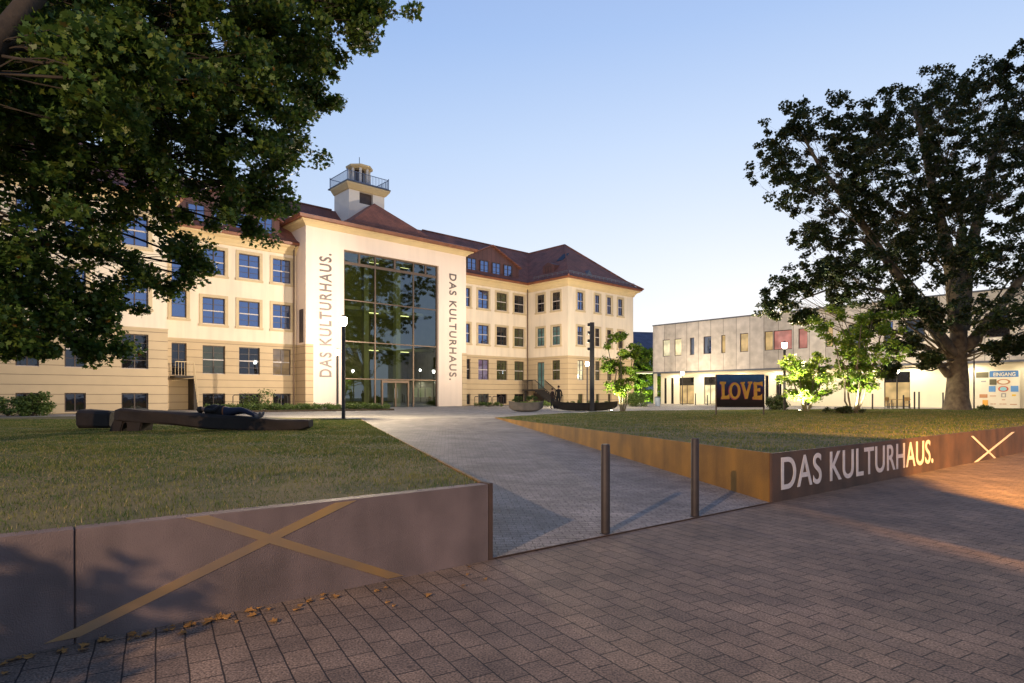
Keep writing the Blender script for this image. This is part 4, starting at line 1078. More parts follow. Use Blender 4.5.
for a_, b_, y_ in ((990, 996, 395.6), (990.5, 993, 403.6), (993.6, 996, 403.6), (999.5, 1001.8, 403.6), (1002.5, 1006.5, 403.6), (1010, 1017, 403.8), (1002, 1005.2, 399.4)): R_(a_, b_, y_, y_+.7, pm['t'], 'logo')
for a_, y_ in ((981, 381.5),): R_(a_, a_+5, y_-1, y_+.4, pm['g'], 'logo')
hz0, hz1 = Q.z(1004, 376.2, ys_), Q.z(1004, 372.4, ys_)
ex0, ex1 = Q.x(993.5, ys_), Q.x(1015.5, ys_)
text_mesh('EINGANG', lambda a, b, d: Vector((ex0+(ex1-ex0)*a, ys_-.02-.008*d, hz0+(hz1-hz0)*b)), 'lettering', M['board'], .02, parent=sgn)

# far house and its hedge between the two buildings
M['far_wall'] = mat('far_plaster', (.45, .48, .52), .8, var=.05)
fh = empty('distant_house', (*at(640, 105)[:2], .5)); tag(fh, 'small pale house with a blue slate hipped roof, far off between both buildings', 'house')
mb = MB(); mb.box(-6, 12, 0, 10, 0, 9.2); fw_ = mb.build('wall', M['far_wall'], fh)
mb = MB(); hip(mb, -6, 12, 0, 10, [(.5, 9.1)], 12.6, 4.5, 'x'); mb.build('roof', M['tile3'], fh)
mb = MB()
for x in (-3.2, 0, 3, 6): 
    for z in (2, 5.6): mb.box(x, x+1.1, -.04, .0, z, z+1.7)
mb.build('windows', M['pane_dark'], fh)
fh.rotation_euler = (0, 0, R(12))

# ------------------------------------------------------------------ lamps
WARM = (1, .80, .52)
def lamp(px, Y, h, e, label, r=.085, c=WARM, zbase=None):
    p = at(px, Y); z = lawn_z(p) if zbase is None else zbase
    L = empty('street_lamp', (p.x, p.y, z)); tag(L, label, 'street lamp', 'slim column lamps around the lawns')
    MB().lathe([(r*1.6, 0), (r*1.6, .02), (r, .03), (r, h-.50)], seg=16).build('column', M['steel'], L, True)
    MB().lathe([(r*1.0, h-.50), (max(r*1.35, .16), h-.36), (max(r*1.35, .16), h-.12)], seg=16).build('lens', M['lens'], L, True)
    MB().lathe([(r*1.3, h-.535), (r*1.3, h-.505)], seg=16).build('shade_collar', M['steel'], L, True)  # disc added to keep the lens light off the shaft
    MB().lathe([(r*1.3, h-.12), (r*1.3, h-.05), (r*.6, h)], seg=16).build('cap', M['steel'], L, True)
    if e: point(L, (0, 0, h-.26), e, c, r*.7)
    return L
lamp(343.5, 27.7, 4.75, 5200, 'tall dark lamp column at the corner of the left lawn by the ramp')
lamp(337.5, 44.5, 4.5, 900, 'lamp column close to the pale wall left of the glass front')
lamp(784.5, 41, 4.7, 3200, 'dark lamp column between the painted board and the lit bushes')
lamp(682.3, 66, 3.75, 1100, 'thin lamp post in front of the modern hall, nearest its far corner', .05, zbase=.5)
lamp(803, 54, 4.2, 700, 'lamp behind the lit bush right of the painted board', .05, zbase=.5)
lamp(897, 50, 3.4, 700, 'low lamp left of the big tree trunk by the hall', .05, zbase=.5)
lamp(974, 46.5, 5.6, 250, 'lamp half hidden in leaves right of the big tree trunk', .05, zbase=.5)
lamp(587.2, 55, 4.2, 2800, 'lamp behind the tall dark mast, beside the end block', .06, zbase=.5)

# floodlight mast
p = at(592, 41); MZ = .51
FM = empty('floodlight_mast', (p.x, p.y, MZ)); tag(FM, 'tall dark square mast with small floodlights between lawn and building', 'mast')
mb = MB(); mb.box(-.14, .14, -.14, .14, 0, 6.0).box(-.22, .22, -.22, .22, 0, .04); mb.build('column', M['steel'], FM)
for i, (zz, dy) in enumerate(((5.85, 0), (5.3, 0), (4.75, 0), (4.2, 0))):
    mb = MB(); mb.box(-.30, -.145, -.10, .10, zz-.1, zz+.1); mb.build('floodlight', M['steel'], FM)
W0 = Vector(FM.location)
def kpt(x, y, z):
    return Vector((K.loc[0]+K.u.x*x+K.b.x*y, K.loc[1]+K.u.y*x+K.b.y*y, .5+z))
FLOOD = (1, .84, .67)
flo = Vector((-.42, .1, 0))
def flood(z, target, e, cone):
    point(FM, (-.42, .12, z), e, FLOOD, .12, cone, target-W0, .8, 'flood_beam')
flood(5.85, kpt(XC, YP, 9.0), 10200, 62)
flood(5.3, kpt(xLb+3, 0, 9.0), 23500, 62)
flood(4.75, kpt(xRi+2, -3, 9.0), 12500, 80)
flood(4.2, kpt(xLb-12, YB, 7.0), 13500, 60)
# street lamps behind the viewer
def big_lamp(x, y, h, e, c, aim, label, cone=120):
    L = empty('road_lamp', (x, y, 0)); tag(L, label, 'street lamp')
    MB().lathe([(.12, 0), (.12, .8), (.07, .85), (.05, h)], seg=12).build('column', M['grey_steel'], L, True)
    d = Vector((aim[0]-x, aim[1]-y, 0)).normalized()
    MB().bar((0, 0, h), tuple(d*1.2+Vector((0, 0, h+.1))), .06).build('arm', M['grey_steel'], L)
    MB().bar(tuple(d*1.0+Vector((0, 0, h+.1))), tuple(d*1.7+Vector((0, 0, h+.12))), .25, .1).build('head', M['grey_steel'], L)
    point(L, tuple(d*1.4+Vector((0, 0, h-.05))), e, c, .1, cone, (aim[0]-x, aim[1]-y, -0.0), 1.0)
    return L
big_lamp(-11, -13.5, 8.2, 24000, (1, .66, .42), (2, 9, 0), 'grey road lamp on a tall column behind the viewer, left side')
big_lamp(6.4, -2.3, 6.4, 68000, (1, .46, .09), (10.8, 7.2, 0), 'grey road lamp with orange light at the near kerb', 74)

AC = empty('shadow_column', (6.5, 2.5, 0)); tag(AC, 'round grey column added out of view to shade the street paving', 'column')  # invented blocker for the dark band in the orange lamp's light
MB().lathe([(.66, 0), (.66, .3), (.58, .34), (.58, 4.6)], seg=24).build('drum', mat('column_concrete', (.3, .28, .26), .8), AC, True)
MB().lathe([(.72, 4.6), (.72, 4.75), (.4, 5.0), (.05, 5.1)], seg=24).build('cap', M['lead'], AC, True)

# ------------------------------------------------------------------ bollards
def bollard(px, py, h, label, r=.052, ground=0.0, group='steel bollards across the ramp'):
    p = ground_pt(px, py, ground)
    o = empty('bollard', p); tag(o, label, 'bollard', group)
    MB().lathe([(r, 0), (r, h-.015), (r*.85, h)], seg=24).build('post', M['pole_brown'], o, True)
    MB().lathe([(r*1.35, .002), (r*1.35, .012), (r*1.05, .016)], seg=24).build('base_ring', M['steel'], o)
    return o
bollard(605.5, 534, 1.035, 'nearer brown steel bollard in the ramp mouth, beside the concrete wall end')
bollard(695, 517, 1.035, 'farther brown steel bollard in the ramp mouth, beside the rusty wall corner')
def post(px, Y, h, label):
    p = at(px, Y); o = empty('bollard', (p.x, p.y, .5)); tag(o, label, 'bollard', 'slim posts in front of the modern hall')
    MB().lathe([(.055, 0), (.055, h-.02), (.045, h)], seg=12).build('post', M['steel'], o, True)
for px, Y, h, lb in ((872.5, 46, 1.2, 'slim post right of the two lit saplings'), (903.5, 46, 1.1, 'slim post just right of the low lamp'), (914.5, 45, 1.35, 'left of two close slim posts left of the big trunk'), (919, 45, 1.35, 'right of two close slim posts left of the big trunk'),
                     (943, 47, 1.3, 'slim post hard against the left side of the big trunk'), (695.5, 66, 1.3, 'slim post right of the thin lamp by the hall'), (707.5, 66, 1.1, 'slim post left of the painted board'), (734, 62, 1.0, 'slim post seen under the painted board')):
    post(px, Y, h, lb)

# ------------------------------------------------------------------ painted board
bp_ = ground_pt(740.5, 415.5, .56)
BRD = empty('painted_board', (bp_.x, bp_.y, lawn_z(bp_))); BRD.rotation_euler = (0, 0, R(-8))
tag(BRD, 'blue and black painted board reading LOVE on two posts in the lawn', 'board')
sc_ = bp_.y/F
bw_ = 45.5*sc_; bz0 = (415.5-407.8)*sc_; bz1 = (415.5-375)*sc_
m, n, b = newmat('board_paint'); b.inputs['Roughness'].default_value = .85; b.inputs['Specular IOR Level'].default_value = .15; t = n.nodes.new('ShaderNodeTexCoord'); sp_ = n.nodes.new('ShaderNodeSeparateXYZ'); n.links.new(t.outputs['Object'], sp_.inputs[0])
nz = n.nodes.new('ShaderNodeTexNoise'); nz.inputs['Scale'].default_value = 4; n.links.new(t.outputs['Object'], nz.inputs['Vector'])
ma = n.nodes.new('ShaderNodeMath'); ma.operation = 'MULTIPLY_ADD'; n.links.new(nz.outputs['Fac'], ma.inputs[0]); ma.inputs[1].default_value = .5; n.links.new(sp_.outputs[2], ma.inputs[2])
rp = n.nodes.new('ShaderNodeValToRGB'); mr = n.nodes.new('ShaderNodeMapRange'); n.links.new(ma.outputs[0], mr.inputs[0]); mr.inputs[1].default_value = bz0+.25; mr.inputs[2].default_value = bz1+.25
n.links.new(mr.outputs[0], rp.inputs[0]); n.links.new(rp.outputs[0], b.inputs['Base Color'])
rp.color_ramp.elements[0].color = rgb(.006, .005, .005); rp.color_ramp.elements[1].color = rgb(.02, .07, .16)
e = rp.color_ramp.elements.new(.25); e.color = rgb(.012, .01, .01); e = rp.color_ramp.elements.new(.5); e.color = rgb(.02, .012, .03); e = rp.color_ramp.elements.new(.7); e.color = rgb(.012, .03, .08)
MB().box(-bw_/2, bw_/2, -.02, .02, bz0, bz1).build('panel', m, BRD)
for x in (-bw_/2-.03, bw_/2-.02): MB().box(x-.035, x+.035, .022, .09, -.02, bz1).build('post', M['steel'], BRD)
M['gold'] = mat('gold_paint', (.24, .14, .012), .7, c2=(.32, .19, .015), scale=8); M['redp'] = mat('violet_red_paint', (.16, .02, .05), .6, var=.3, scale=6)
def glyph(pts, grow, y, m, nm):
    cx = sum(p[0] for p in pts)/len(pts); cy = sum(p[1] for p in pts)/len(pts)
    mb = MB(); mb.prism([(a+grow[0], b_+grow[1]) for a, b_ in pts], lambda a, b_, d: (a, d, b_), y, y+.006); return mb.build(nm, m, BRD)
lw = bw_/45.5
def G(poly): return [((x-740.5)*lw, (415.5-y)*lw) for x, y in poly]
Lg = [(720.8,382),(726.6,382.3),(726.3,384.3),(725,384.8),(725.1,396.3),(727.6,396.2),(729.6,394.4),(729.9,399.4),(721.8,399.6),(721.9,397.4),(722.6,396.6),(722.2,385),(720.7,384.2)]
Vg = [(740.6,382.6),(744.6,382.4),(744.5,383.8),(743.7,384.4),(746.2,392.5),(748.6,384.2),(747.6,383.6),(747.6,382.2),(751.8,382.2),(751.6,383.8),(750.6,384.6),(747.2,399.2),(744.9,399.2),(741.3,384.6),(740.4,384)]
Eg = [(752.5,383.8),(753.4,382.4),(757,383),(761.4,382),(761.6,387),(760,385.8),(756.2,385.4),(756.2,389.2),(759.2,388.4),(759.3,392.2),(756.3,391.6),(756.4,396.4),(759.6,396),(761,394.2),(761,400.2),(752.2,399.8),(752,397.8),(753.3,396.6),(753.2,385.6)]
th = np.linspace(0, 2*math.pi, 22, endpoint=False)
for nm, gl_ in (('letter', Lg), ('letter', Vg), ('letter', Eg)):
    glyph(G(gl_), (-.025, -.02), -.025, M['redp'], 'letter_shadow'); glyph(G(gl_), (0, 0), -.032, M['gold'], nm)
def ringg(cx, cy, rx, ry, t, y, m, nm):
    mb = MB(); k = 24
    for i in range(k):
        a0, a1 = 2*math.pi*i/k, 2*math.pi*(i+1)/k
        P_ = [G([(cx+(rx-s)*math.cos(a_), cy+(ry-s*.9)*math.sin(a_))])[0] for s in (0, t) for a_ in (a0, a1)]
        mb.quad((P_[0][0], y, P_[0][1]), (P_[1][0], y, P_[1][1]), (P_[3][0], y, P_[3][1]), (P_[2][0], y, P_[2][1]))
        mb.quad((P_[0][0], y, P_[0][1]), (P_[1][0], y, P_[1][1]), (P_[1][0], -.021, P_[1][1]), (P_[0][0], -.021, P_[0][1]))
    mb.build(nm, m, BRD)
ringg(734.6, 391.6, 6.0, 8.9, 3.0, -.026, M['redp'], 'letter_shadow'); ringg(735, 391.3, 5.4, 8.2, 2.4, -.033, M['gold'], 'letter')

# ------------------------------------------------------------------ carved log seat with sleeper
M['cloth_dark'] = mat('dark_clothing', (.012, .011, .014), .9, var=.3, scale=8)
lp = ground_pt(200, 430, .60)
LOG = empty('timber_bench', (lp.x, lp.y, .55)); tag(LOG, 'long carved dark timber log used as a seat on the lawn', 'bench')
sL = lp.y/F
def lx_(px): return (px-200)*sL
def beam(path, name, parent, seg=12, smooth=False):
    """path: (x, y, z, half width, half height)"""
    mb = MB(); k = len(path)
    for (x, y, z, hw_, hh_) in path:
        for i in range(seg):
            t = 2*math.pi*(i+.5)/seg; c, s = math.cos(t), math.sin(t)
            q1 = (abs(c)**.3)*(1 if c > 0 else -1); q2 = (abs(s)**.3)*(1 if s > 0 else -1)
            j = 1+.05*math.sin(x*5+i*2)
            mb.v.append((x, y+q1*hw_*j, z+q2*hh_*j))
    for a_ in range(k-1):
        for i in range(seg): mb.f.append((a_*seg+i, a_*seg+(i+1) % seg, (a_+1)*seg+(i+1) % seg, (a_+1)*seg+i))
    mb.f.append(tuple(reversed(range(seg)))); mb.f.append(tuple(range((k-1)*seg, k*seg)))
    return mb.build(name, M['wood'], parent, smooth)
def lz(py): return (430-py)*sL
beam([(lx_(121), 0, lz(413.5), .30, .16), (lx_(126), 0, lz(413), .34, .19), (lx_(150), 0, lz(414.5), .34, .18), (lx_(180), 0, lz(416.5), .33, .19), (lx_(215), 0, lz(420), .36, .22), (lx_(250), 0, lz(421.5), .34, .20), (lx_(280), 0, lz(423), .3, .17), (lx_(304), 0, lz(423), .26, .15), (lx_(311), 0, lz(421.5), .2, .10)], 'beam', LOG)
mb = MB()
mb.prism([(lx_(115), 0), (lx_(127), 0), (lx_(130), lz(420)), (lx_(133), lz(420)), (lx_(133), 0), (lx_(146), 0), (lx_(150), lz(414)), (lx_(122), lz(413))], lambda a, b_, d: (a, d, b_), -.3, .3)
mb.build('carved_foot', M['wood'], LOG, bevel=.03)
lg2 = at(101, lp.y+1.2); o = empty('log_block', (lg2.x, lg2.y, .55)); tag(o, 'short squared timber block left of the long log seat', 'log')
beam([(-.55, 0, .33, .3, .24), (-.5, 0, .33, .34, .28), (.4, 0, .30, .33, .26), (.46, 0, .29, .3, .22)], 'block', o)

def person_mesh(name, joints, edges, m, loc, rz=0, label='', sub=2, group=None):
    me = bpy.data.meshes.new(name); keys = list(joints)
    me.from_pydata([joints[k][:3] for k in keys], [(0, 0)][:0] + [(keys.index(a_), keys.index(b_)) for a_, b_ in edges], [])
    me.materials.append(m)
    o = bpy.data.objects.new(name, me); COL.objects.link(o); o.location = loc; o.rotation_euler = (0, 0, rz)
    md = o.modifiers.new('skin', 'SKIN'); md.use_smooth_shade = True
    sv = me.skin_vertices[0].data if me.skin_vertices else None
    if sv is None:
        bpy.context.view_layer.objects.active = o; bpy.ops.mesh.customdata_skin_add(); sv = me.skin_vertices[0].data
    for i, k in enumerate(keys):
        r_ = joints[k][3]; sv[i].radius = (r_ if isinstance(r_, tuple) else (r_, r_)); sv[i].use_root = (i == 0)
    md2 = o.modifiers.new('sub', 'SUBSURF'); md2.levels = sub; md2.render_levels = sub
    tag(o, label, 'person', group)
    return o
def zoned(name, zones, axis=2):
    """clothing bands by body height"""
    m, n, b = newmat(name); b.inputs['Roughness'].default_value = .85
    t = n.nodes.new('ShaderNodeTexCoord'); sp_ = n.nodes.new('ShaderNodeSeparateXYZ'); n.links.new(t.outputs['Object'], sp_.inputs[0])
    mr = n.nodes.new('ShaderNodeMapRange'); n.links.new(sp_.outputs[axis], mr.inputs[0]); mr.inputs[1].default_value = zones[0][0]; mr.inputs[2].default_value = zones[-1][0]
    rp = n.nodes.new('ShaderNodeValToRGB'); rp.color_ramp.interpolation = 'CONSTANT'; n.links.new(mr.outputs[0], rp.inputs[0])
    L = zones[-1][0]-zones[0][0]; els = rp.color_ramp.elements
    els[0].position = 0; els[0].color = (*zones[0][1], 1); els[1].position = .999; els[1].color = (*zones[-1][1], 1)
    for z, c in zones[1:-1]:
        e = els.new((z-zones[0][0])/L); e.color = (*c, 1)
    n.links.new(rp.outputs[0], b.inputs['Base Color']); return m
def add_hand(J, E, key, base, d, side, r=.010):
    """palm with four fingers and a thumb"""
    d = Vector(d).normalized(); side = Vector(side).normalized(); up = d.cross(side)
    b0 = Vector(base)
    J[key+'_palm'] = (*(b0+d*.05), (.032, .018)); E.append((key, key+'_palm'))
    for i, (s, l) in enumerate(((-.028, .065), (-.010, .078), (.009, .074), (.027, .058))):
        a1 = b0+d*.09+side*s; a2 = a1+d*l*.55+up*.006; a3 = a2+d*l*.45+up*.018
        for nm, q_, r_ in (('a', a1, r), ('b', a2, r*.85), ('c', a3, r*.7)): J[f'{key}_f{i}{nm}'] = (*q_, r_)
        E += [(key+'_palm', f'{key}_f{i}a'), (f'{key}_f{i}a', f'{key}_f{i}b'), (f'{key}_f{i}b', f'{key}_f{i}c')]
    t1 = b0+d*.04-side*.045+up*.01; t2 = t1+d*.03-side*.015+up*.01
    J[key+'_t1'] = (*t1, r); J[key+'_t2'] = (*t2, r*.8); E += [(key+'_palm', key+'_t1'), (key+'_t1', key+'_t2')]
SKIN = (.42, .25, .17); 
def stander(px, Y, z, rz, label, jac, tro, hair, h=1.74, step=.12, arm=0, group=None):
    k = h/1.74
    J = {'pelvis': (0, 0, .96, (.15, .12)), 'waist': (0, .0, 1.10, (.14, .11)), 'chest': (0, .01, 1.30, (.17, .12)), 'shoul': (0, 0, 1.43, (.14, .09)), 'neck': (0, -.01, 1.51, .055), 'jaw': (0, -.03, 1.58, (.062, .068)), 'skull': (0, -.015, 1.66, (.075, .088)), 'crown': (0, 0, 1.72, (.055, .062))}
    E = [('pelvis', 'waist'), ('waist', 'chest'), ('chest', 'shoul'), ('shoul', 'neck'), ('neck', 'jaw'), ('jaw', 'skull'), ('skull', 'crown')]
    for s, nm in ((-1, 'l'), (1, 'r')):
        J['hip'+nm] = (s*.10, 0, .90, .09); J['knee'+nm] = (s*.11, s*step*.4-.02, .50, .062); J['ank'+nm] = (s*.12, s*step+.02, .09, .04); J['toe'+nm] = (s*.13, s*step-.15, .035, (.045, .03))
        J['sh'+nm] = (s*.19, 0, 1.40, .062); J['el'+nm] = (s*.26, .03, 1.13, .048); J['wr'+nm] = (s*.25, -.08-arm, .92+arm, .032)
        E += [('pelvis', 'hip'+nm), ('hip'+nm, 'knee'+nm), ('knee'+nm, 'ank'+nm), ('ank'+nm, 'toe'+nm), ('shoul', 'sh'+nm), ('sh'+nm, 'el'+nm), ('el'+nm, 'wr'+nm)]
        add_hand(J, E, 'wr'+nm, J['wr'+nm][:3], (0, -.25, -1), (0, s*1, -.1))
    J = {a_: (v[0]*k, v[1]*k, v[2]*k, v[3]) for a_, v in J.items()}
    m = zoned('clothes_'+str(px), [(0, (.02, .018, .018)), (.08*k, tro), (.92*k, jac), (1.50*k, SKIN), (1.68*k, hair), (1.8*k, hair)])
    p = at(px, Y)
    o = person_mesh('person', J, E, m, (p.x, p.y, z), rz, label, 2, group)
    # hair as a cap
    mb = MB(); mb.lathe([(.001, .11), (.05, .10), (.085, .05), (.09, -.01), (.08, -.06)], (0, .025, 1.665*k), 12)
    hm = mat('hair_'+str(px), hair, .8); mb.build('hair', hm, o, True)
    return o
stander(558.5, 46, .5, R(200), 'person in dark coat standing at the foot of the right stair', (.005, .005, .006), (.005, .005, .006), (.02, .012, .008), 1.80, .10, 0)
stander(552.5, 47.5, .5, R(120), 'person in dark red brown jacket half behind the standing person', (.02, .008, .007), (.008, .008, .012), (.05, .03, .02), 1.62, .08, .1)

# sleeper on the log: head to the left, knees slightly raised
topz = lz(409)-.02
def ZT(px): return float(np.interp(px, [120, 180, 215, 250, 280, 305], [lz(406.6), lz(410), lz(412.6), lz(414.7), lz(417.2), lz(418)]))-.05
def body():
    J = {}; E = []
    def put(k, px, y, up, r_): J[k] = (lx_(px), y, ZT(px)+up, r_)
    put('pelvis', 227, 0, .15, .15); put('waist', 221, 0, .15, .135); put('chest', 213.5, 0, .17, .165); put('shoul', 208.5, 0, .16, .13); put('neck', 205.5, 0, .16, .06); put('jaw', 203.2, 0, .17, .068); put('skull', 201.0, 0, .16, .085); put('crown', 199.4, 0, .15, .06)
    E += [('pelvis', 'waist'), ('waist', 'chest'), ('chest', 'shoul'), ('shoul', 'neck'), ('neck', 'jaw'), ('jaw', 'skull'), ('skull', 'crown')]
    for s, nm in ((-1, 'l'), (1, 'r')):
        put('hip'+nm, 230, s*.10, .15, .095); put('knee'+nm, 243, s*.12, .24 if s < 0 else .20, .068); put('ank'+nm, 257, s*.10, .09, .045); put('heel'+nm, 260, s*.10, .06, .045); put('toe'+nm, 262.5, s*.13, .22, (.045, .035))
        E += [('pelvis', 'hip'+nm), ('hip'+nm, 'knee'+nm), ('knee'+nm, 'ank'+nm), ('ank'+nm, 'heel'+nm), ('heel'+nm, 'toe'+nm)]
        put('sh'+nm, 209.5, s*.19, .17, .062); put('el'+nm, 217.5, s*.26, .16, .05); put('wr'+nm, 221, s*.10, .30, .035)
        E += [('shoul', 'sh'+nm), ('sh'+nm, 'el'+nm), ('el'+nm, 'wr'+nm)]
        add_hand(J, E, 'wr'+nm, J['wr'+nm][:3], (.5, -s*.8, 0), (1, .3*s, 0))
    for k_ in J:
        if '_' in k_: continue
        v = J[k_]; f_k = 1.28 if k_ in ('pelvis', 'waist', 'chest', 'shoul') or k_[:3] in ('hip', 'kne') else 1.1
        rr_ = v[3]; J[k_] = (*v[:3], tuple(q_*f_k for q_ in rr_) if isinstance(rr_, tuple) else rr_*f_k)
    return J, E
J, E = body()
mz = zoned('sleeper_clothes', [(lx_(195), (.30, .17, .11)), (lx_(206.0), (.012, .012, .013)), (lx_(224.5), (.25, .09, .03)), (lx_(225.8), (.016, .022, .05)), (lx_(256.5), (.16, .14, .13)), (lx_(266), (.16, .14, .13))], 0)
slp = person_mesh('person', J, E, mz, LOG.location, 0, 'person in dark jacket and blue trousers lying on the long timber bench')
mb = MB(); mb.lathe([(.001, .10), (.06, .085), (.093, .03), (.095, -.03), (.07, -.07)], (0, 0, 0), 12); ho_ = mb.build('hair', mat('hair_dark', (.02, .014, .01), .8), slp, True)
ho_.location = (lx_(200.6), 0, ZT(201)+.155); ho_.rotation_euler = (0, R(-75), 0)

# ------------------------------------------------------------------ dugout planters
def boat(px0, px1, Y, h, label, plants):
    p = at((px0+px1)/2, Y); L = (px1-px0)*Y/F
    o = empty('boat_planter', (p.x, p.y, .5)); tag(o, label, 'planter', 'hollowed trunk planters on the plaza')
    n = 14; mb = MB()
    secs = []
    for i in range(n+1):
        t = i/n*2-1; w = .42*(1-abs(t)**3.2)+.06; zb = .02+.30*h*abs(t)**4; zt = h*(.82+.18*t*t)
        secs.append([(t*L/2, -w, zt), (t*L/2*.97, -w*.8, zb+.08), (t*L/2*.93, -w*.4, zb), (t*L/2*.93, w*.4, zb), (t*L/2*.97, w*.8, zb+.08), (t*L/2, w, zt), (t*L/2, w*.8, zt), (t*L/2*.97, w*.6, zt-.12), (t*L/2*.97, -w*.6, zt-.12), (t*L/2, -w*.8, zt)])
    for s in secs: mb.v += s
    for i in range(n):
        for k in range(10): mb.f.append((i*10+k, (i+1)*10+k, (i+1)*10+(k+1) % 10, i*10+(k+1) % 10))
    mb.f.append(tuple(range(10))); mb.f.append(tuple(n*10+k for k in reversed(range(10))))
    mb.build('hull', M['wood'] if px0 > 540 else M['wood_pale'], o, True)
    return o, L
def leaf_cloud(name, centers, rad, n, size, m, parent=None, flat=.6, nv=4, droop=0):
    """n leaves scattered around the centres. centers (k,3), rad (k,) ; nv=4 kite, 10 lobed"""
    centers = np.asarray(centers, float); rad = np.asarray(rad, float)
    idx = RNG.integers(0, len(centers), n)
    d = RNG.normal(0, 1, (n, 3)); d /= np.linalg.norm(d, axis=1)[:, None]
    r = rad[idx]*RNG.random(n)**.45
    P = centers[idx]+d*r[:, None]*np.array([1, 1, .75])
    # leaf frames
    nrm = RNG.normal(0, 1, (n, 3))*flat; nrm[:, 2] += 1; nrm /= np.linalg.norm(nrm, axis=1)[:, None]
    tx = RNG.normal(0, 1, (n, 3)); tx[:, 2] -= droop; tx -= nrm*(tx*nrm).sum(1)[:, None]; tx /= np.linalg.norm(tx, axis=1)[:, None]
    ty = np.cross(nrm, tx)
    sz = size*RNG.uniform(.6, 1.25, n)
    if nv == 4: shp = np.array([(0, 0, 0), (.5, .42, .06), (1, 0, -.05), (.45, -.42, .06)])
    elif nv == 3: shp = np.array([(0, .4, 0), (1, 0, 0), (0, -.4, 0)])
    else: shp = np.array([(0, .05, 0), (.12, .40, .03), (.34, .28, .01), (.52, .56, .05), (.60, .22, .0), (1, 0, -.06), (.60, -.22, .0), (.52, -.56, .05), (.34, -.28, .01), (.12, -.40, .03)])
    V = P[:, None, :] + sz[:, None, None]*(shp[None, :, 0:1]*tx[:, None, :] + shp[None, :, 1:2]*ty[:, None, :] + shp[None, :, 2:3]*nrm[:, None, :])
    return link(name, tri_mesh(name, V.reshape(-1, 3), len(shp), m), parent)
def tuft(parent, x0, x1, y, z, n, h, m, size=.09, name='plants', wy=.25):
    c = [(random.uniform(x0, x1), y+random.uniform(-wy, wy), z+random.uniform(.1, h)) for _ in range(n)]
    return leaf_cloud(name, c, [.12]*n, n*60, size, m, parent, 1.0)
M['wood_pale'] = mat('pale_weathered_wood', (.10, .085, .07), .8, scale=2.5, c2=(.18, .15, .12), bump=.5, bscale=14)
o, L = boat(508.5, 543.5, 39.5, .72, 'short pale boat shaped planter with green plants', True); tuft(o, -L/2+.3, L/2-.3, 0, .6, 14, .4, M['leaf_hedge'])
o, L = boat(552, 618, 41.5, .68, 'long dark boat shaped trunk planter behind the mast', False); tuft(o, -L/2+.5, L/2-.3, 0, .45, 10, .2, M['leaf_hedge'], .07)

# ------------------------------------------------------------------ trees
def bend(p, q_, k, amp, rnd):
    pts = []
    p = Vector(p); q_ = Vector(q_); side = Vector((rnd.uniform(-1, 1), rnd.uniform(-1, 1), rnd.uniform(-.3, .6)))*amp*(q_-p).length
    for i in range(k+1):
        t = i/k; pts.append(p.lerp(q_, t)+side*math.sin(math.pi*t)+Vector((rnd.gauss(0, .02), rnd.gauss(0, .02), rnd.gauss(0, .02)))*(q_-p).length*(1 if 0 < i < k else 0))
    return pts
def tree(loc, label, trunk, limbs, blobs, n_leaf, leaf, m, bark, nv=4, clump_r=.5, clump_n=14, seed=1, trunk_seg=14, group=None, cat='tree', name='plane_tree', flat=.8, droop=.3, thick=.3, outl=1.15):
    """trunk: polyline [(x,y,z,r)], blobs: [(x,y,z,rx,ry,rz)] local; limbs grow from the trunk to every blob"""
    rnd = random.Random(seed)
    o = empty(name, loc); tag(o, label, cat, group)
    mb = MB(); mb.tube([t[:3] for t in trunk], [t[3] for t in trunk], trunk_seg)
    # root flare
    mb.build('trunk', bark, o, True)
    br = MB(); clumps = []; rads = []
    for bi, bb_ in enumerate(blobs):
        x, y, z, rx, ry, rz = bb_[:6]; dn = bb_[6] if len(bb_) > 6 else 1
        # starting point on trunk polyline: the lower the blob the lower the start
        zt = trunk[-1][2]
        cand = [t for t in trunk[len(trunk)//2:]]
        s = min(cand, key=lambda t: abs(t[2]-min(zt, max(trunk[1][2], z-math.hypot(x-t[0], y-t[1])*.75))))
        pts = bend(s[:3], (x, y, z), 6, .12, rnd)
        r0 = s[3]*thick; br.tube(pts, [max(.02, r0*(1-.8*i/6)) for i in range(7)], 7, cap=False)
        k = max(4, int(dn*clump_n*(rx*ry*rz)**(1/3)))
        for c in range(k):
            d = Vector((rnd.gauss(0, 1), rnd.gauss(0, 1), rnd.gauss(0, 1))).normalized(); rr = rnd.random()**.5*rnd.choice((1, 1, 1, 1.2, min(outl, 1.45), outl))
            cp = Vector((x+d.x*rx*rr, y+d.y*ry*rr, z+d.z*rz*rr))
            clumps.append(tuple(cp)); rads.append(clump_r*rnd.uniform(.6, 1.3))
            if c % 2 == 0 or rr > .95:
                st_ = pts[rnd.randint(3, 6)]
                pp = bend(st_, cp, 4, .15, rnd); r1 = max(.012, r0*.16); br.tube(pp, [r1*(1-.8*i/4) for i in range(5)], 5, cap=False)
    for pl2 in limbs: br.tube([q_[:3] for q_ in pl2], [q_[3] for q_ in pl2], 10, cap=False)
    br.build('branches', bark, o, True)
    leaf_cloud('crown', clumps, rads, n_leaf, leaf, m, o, flat, nv, droop)
    return o

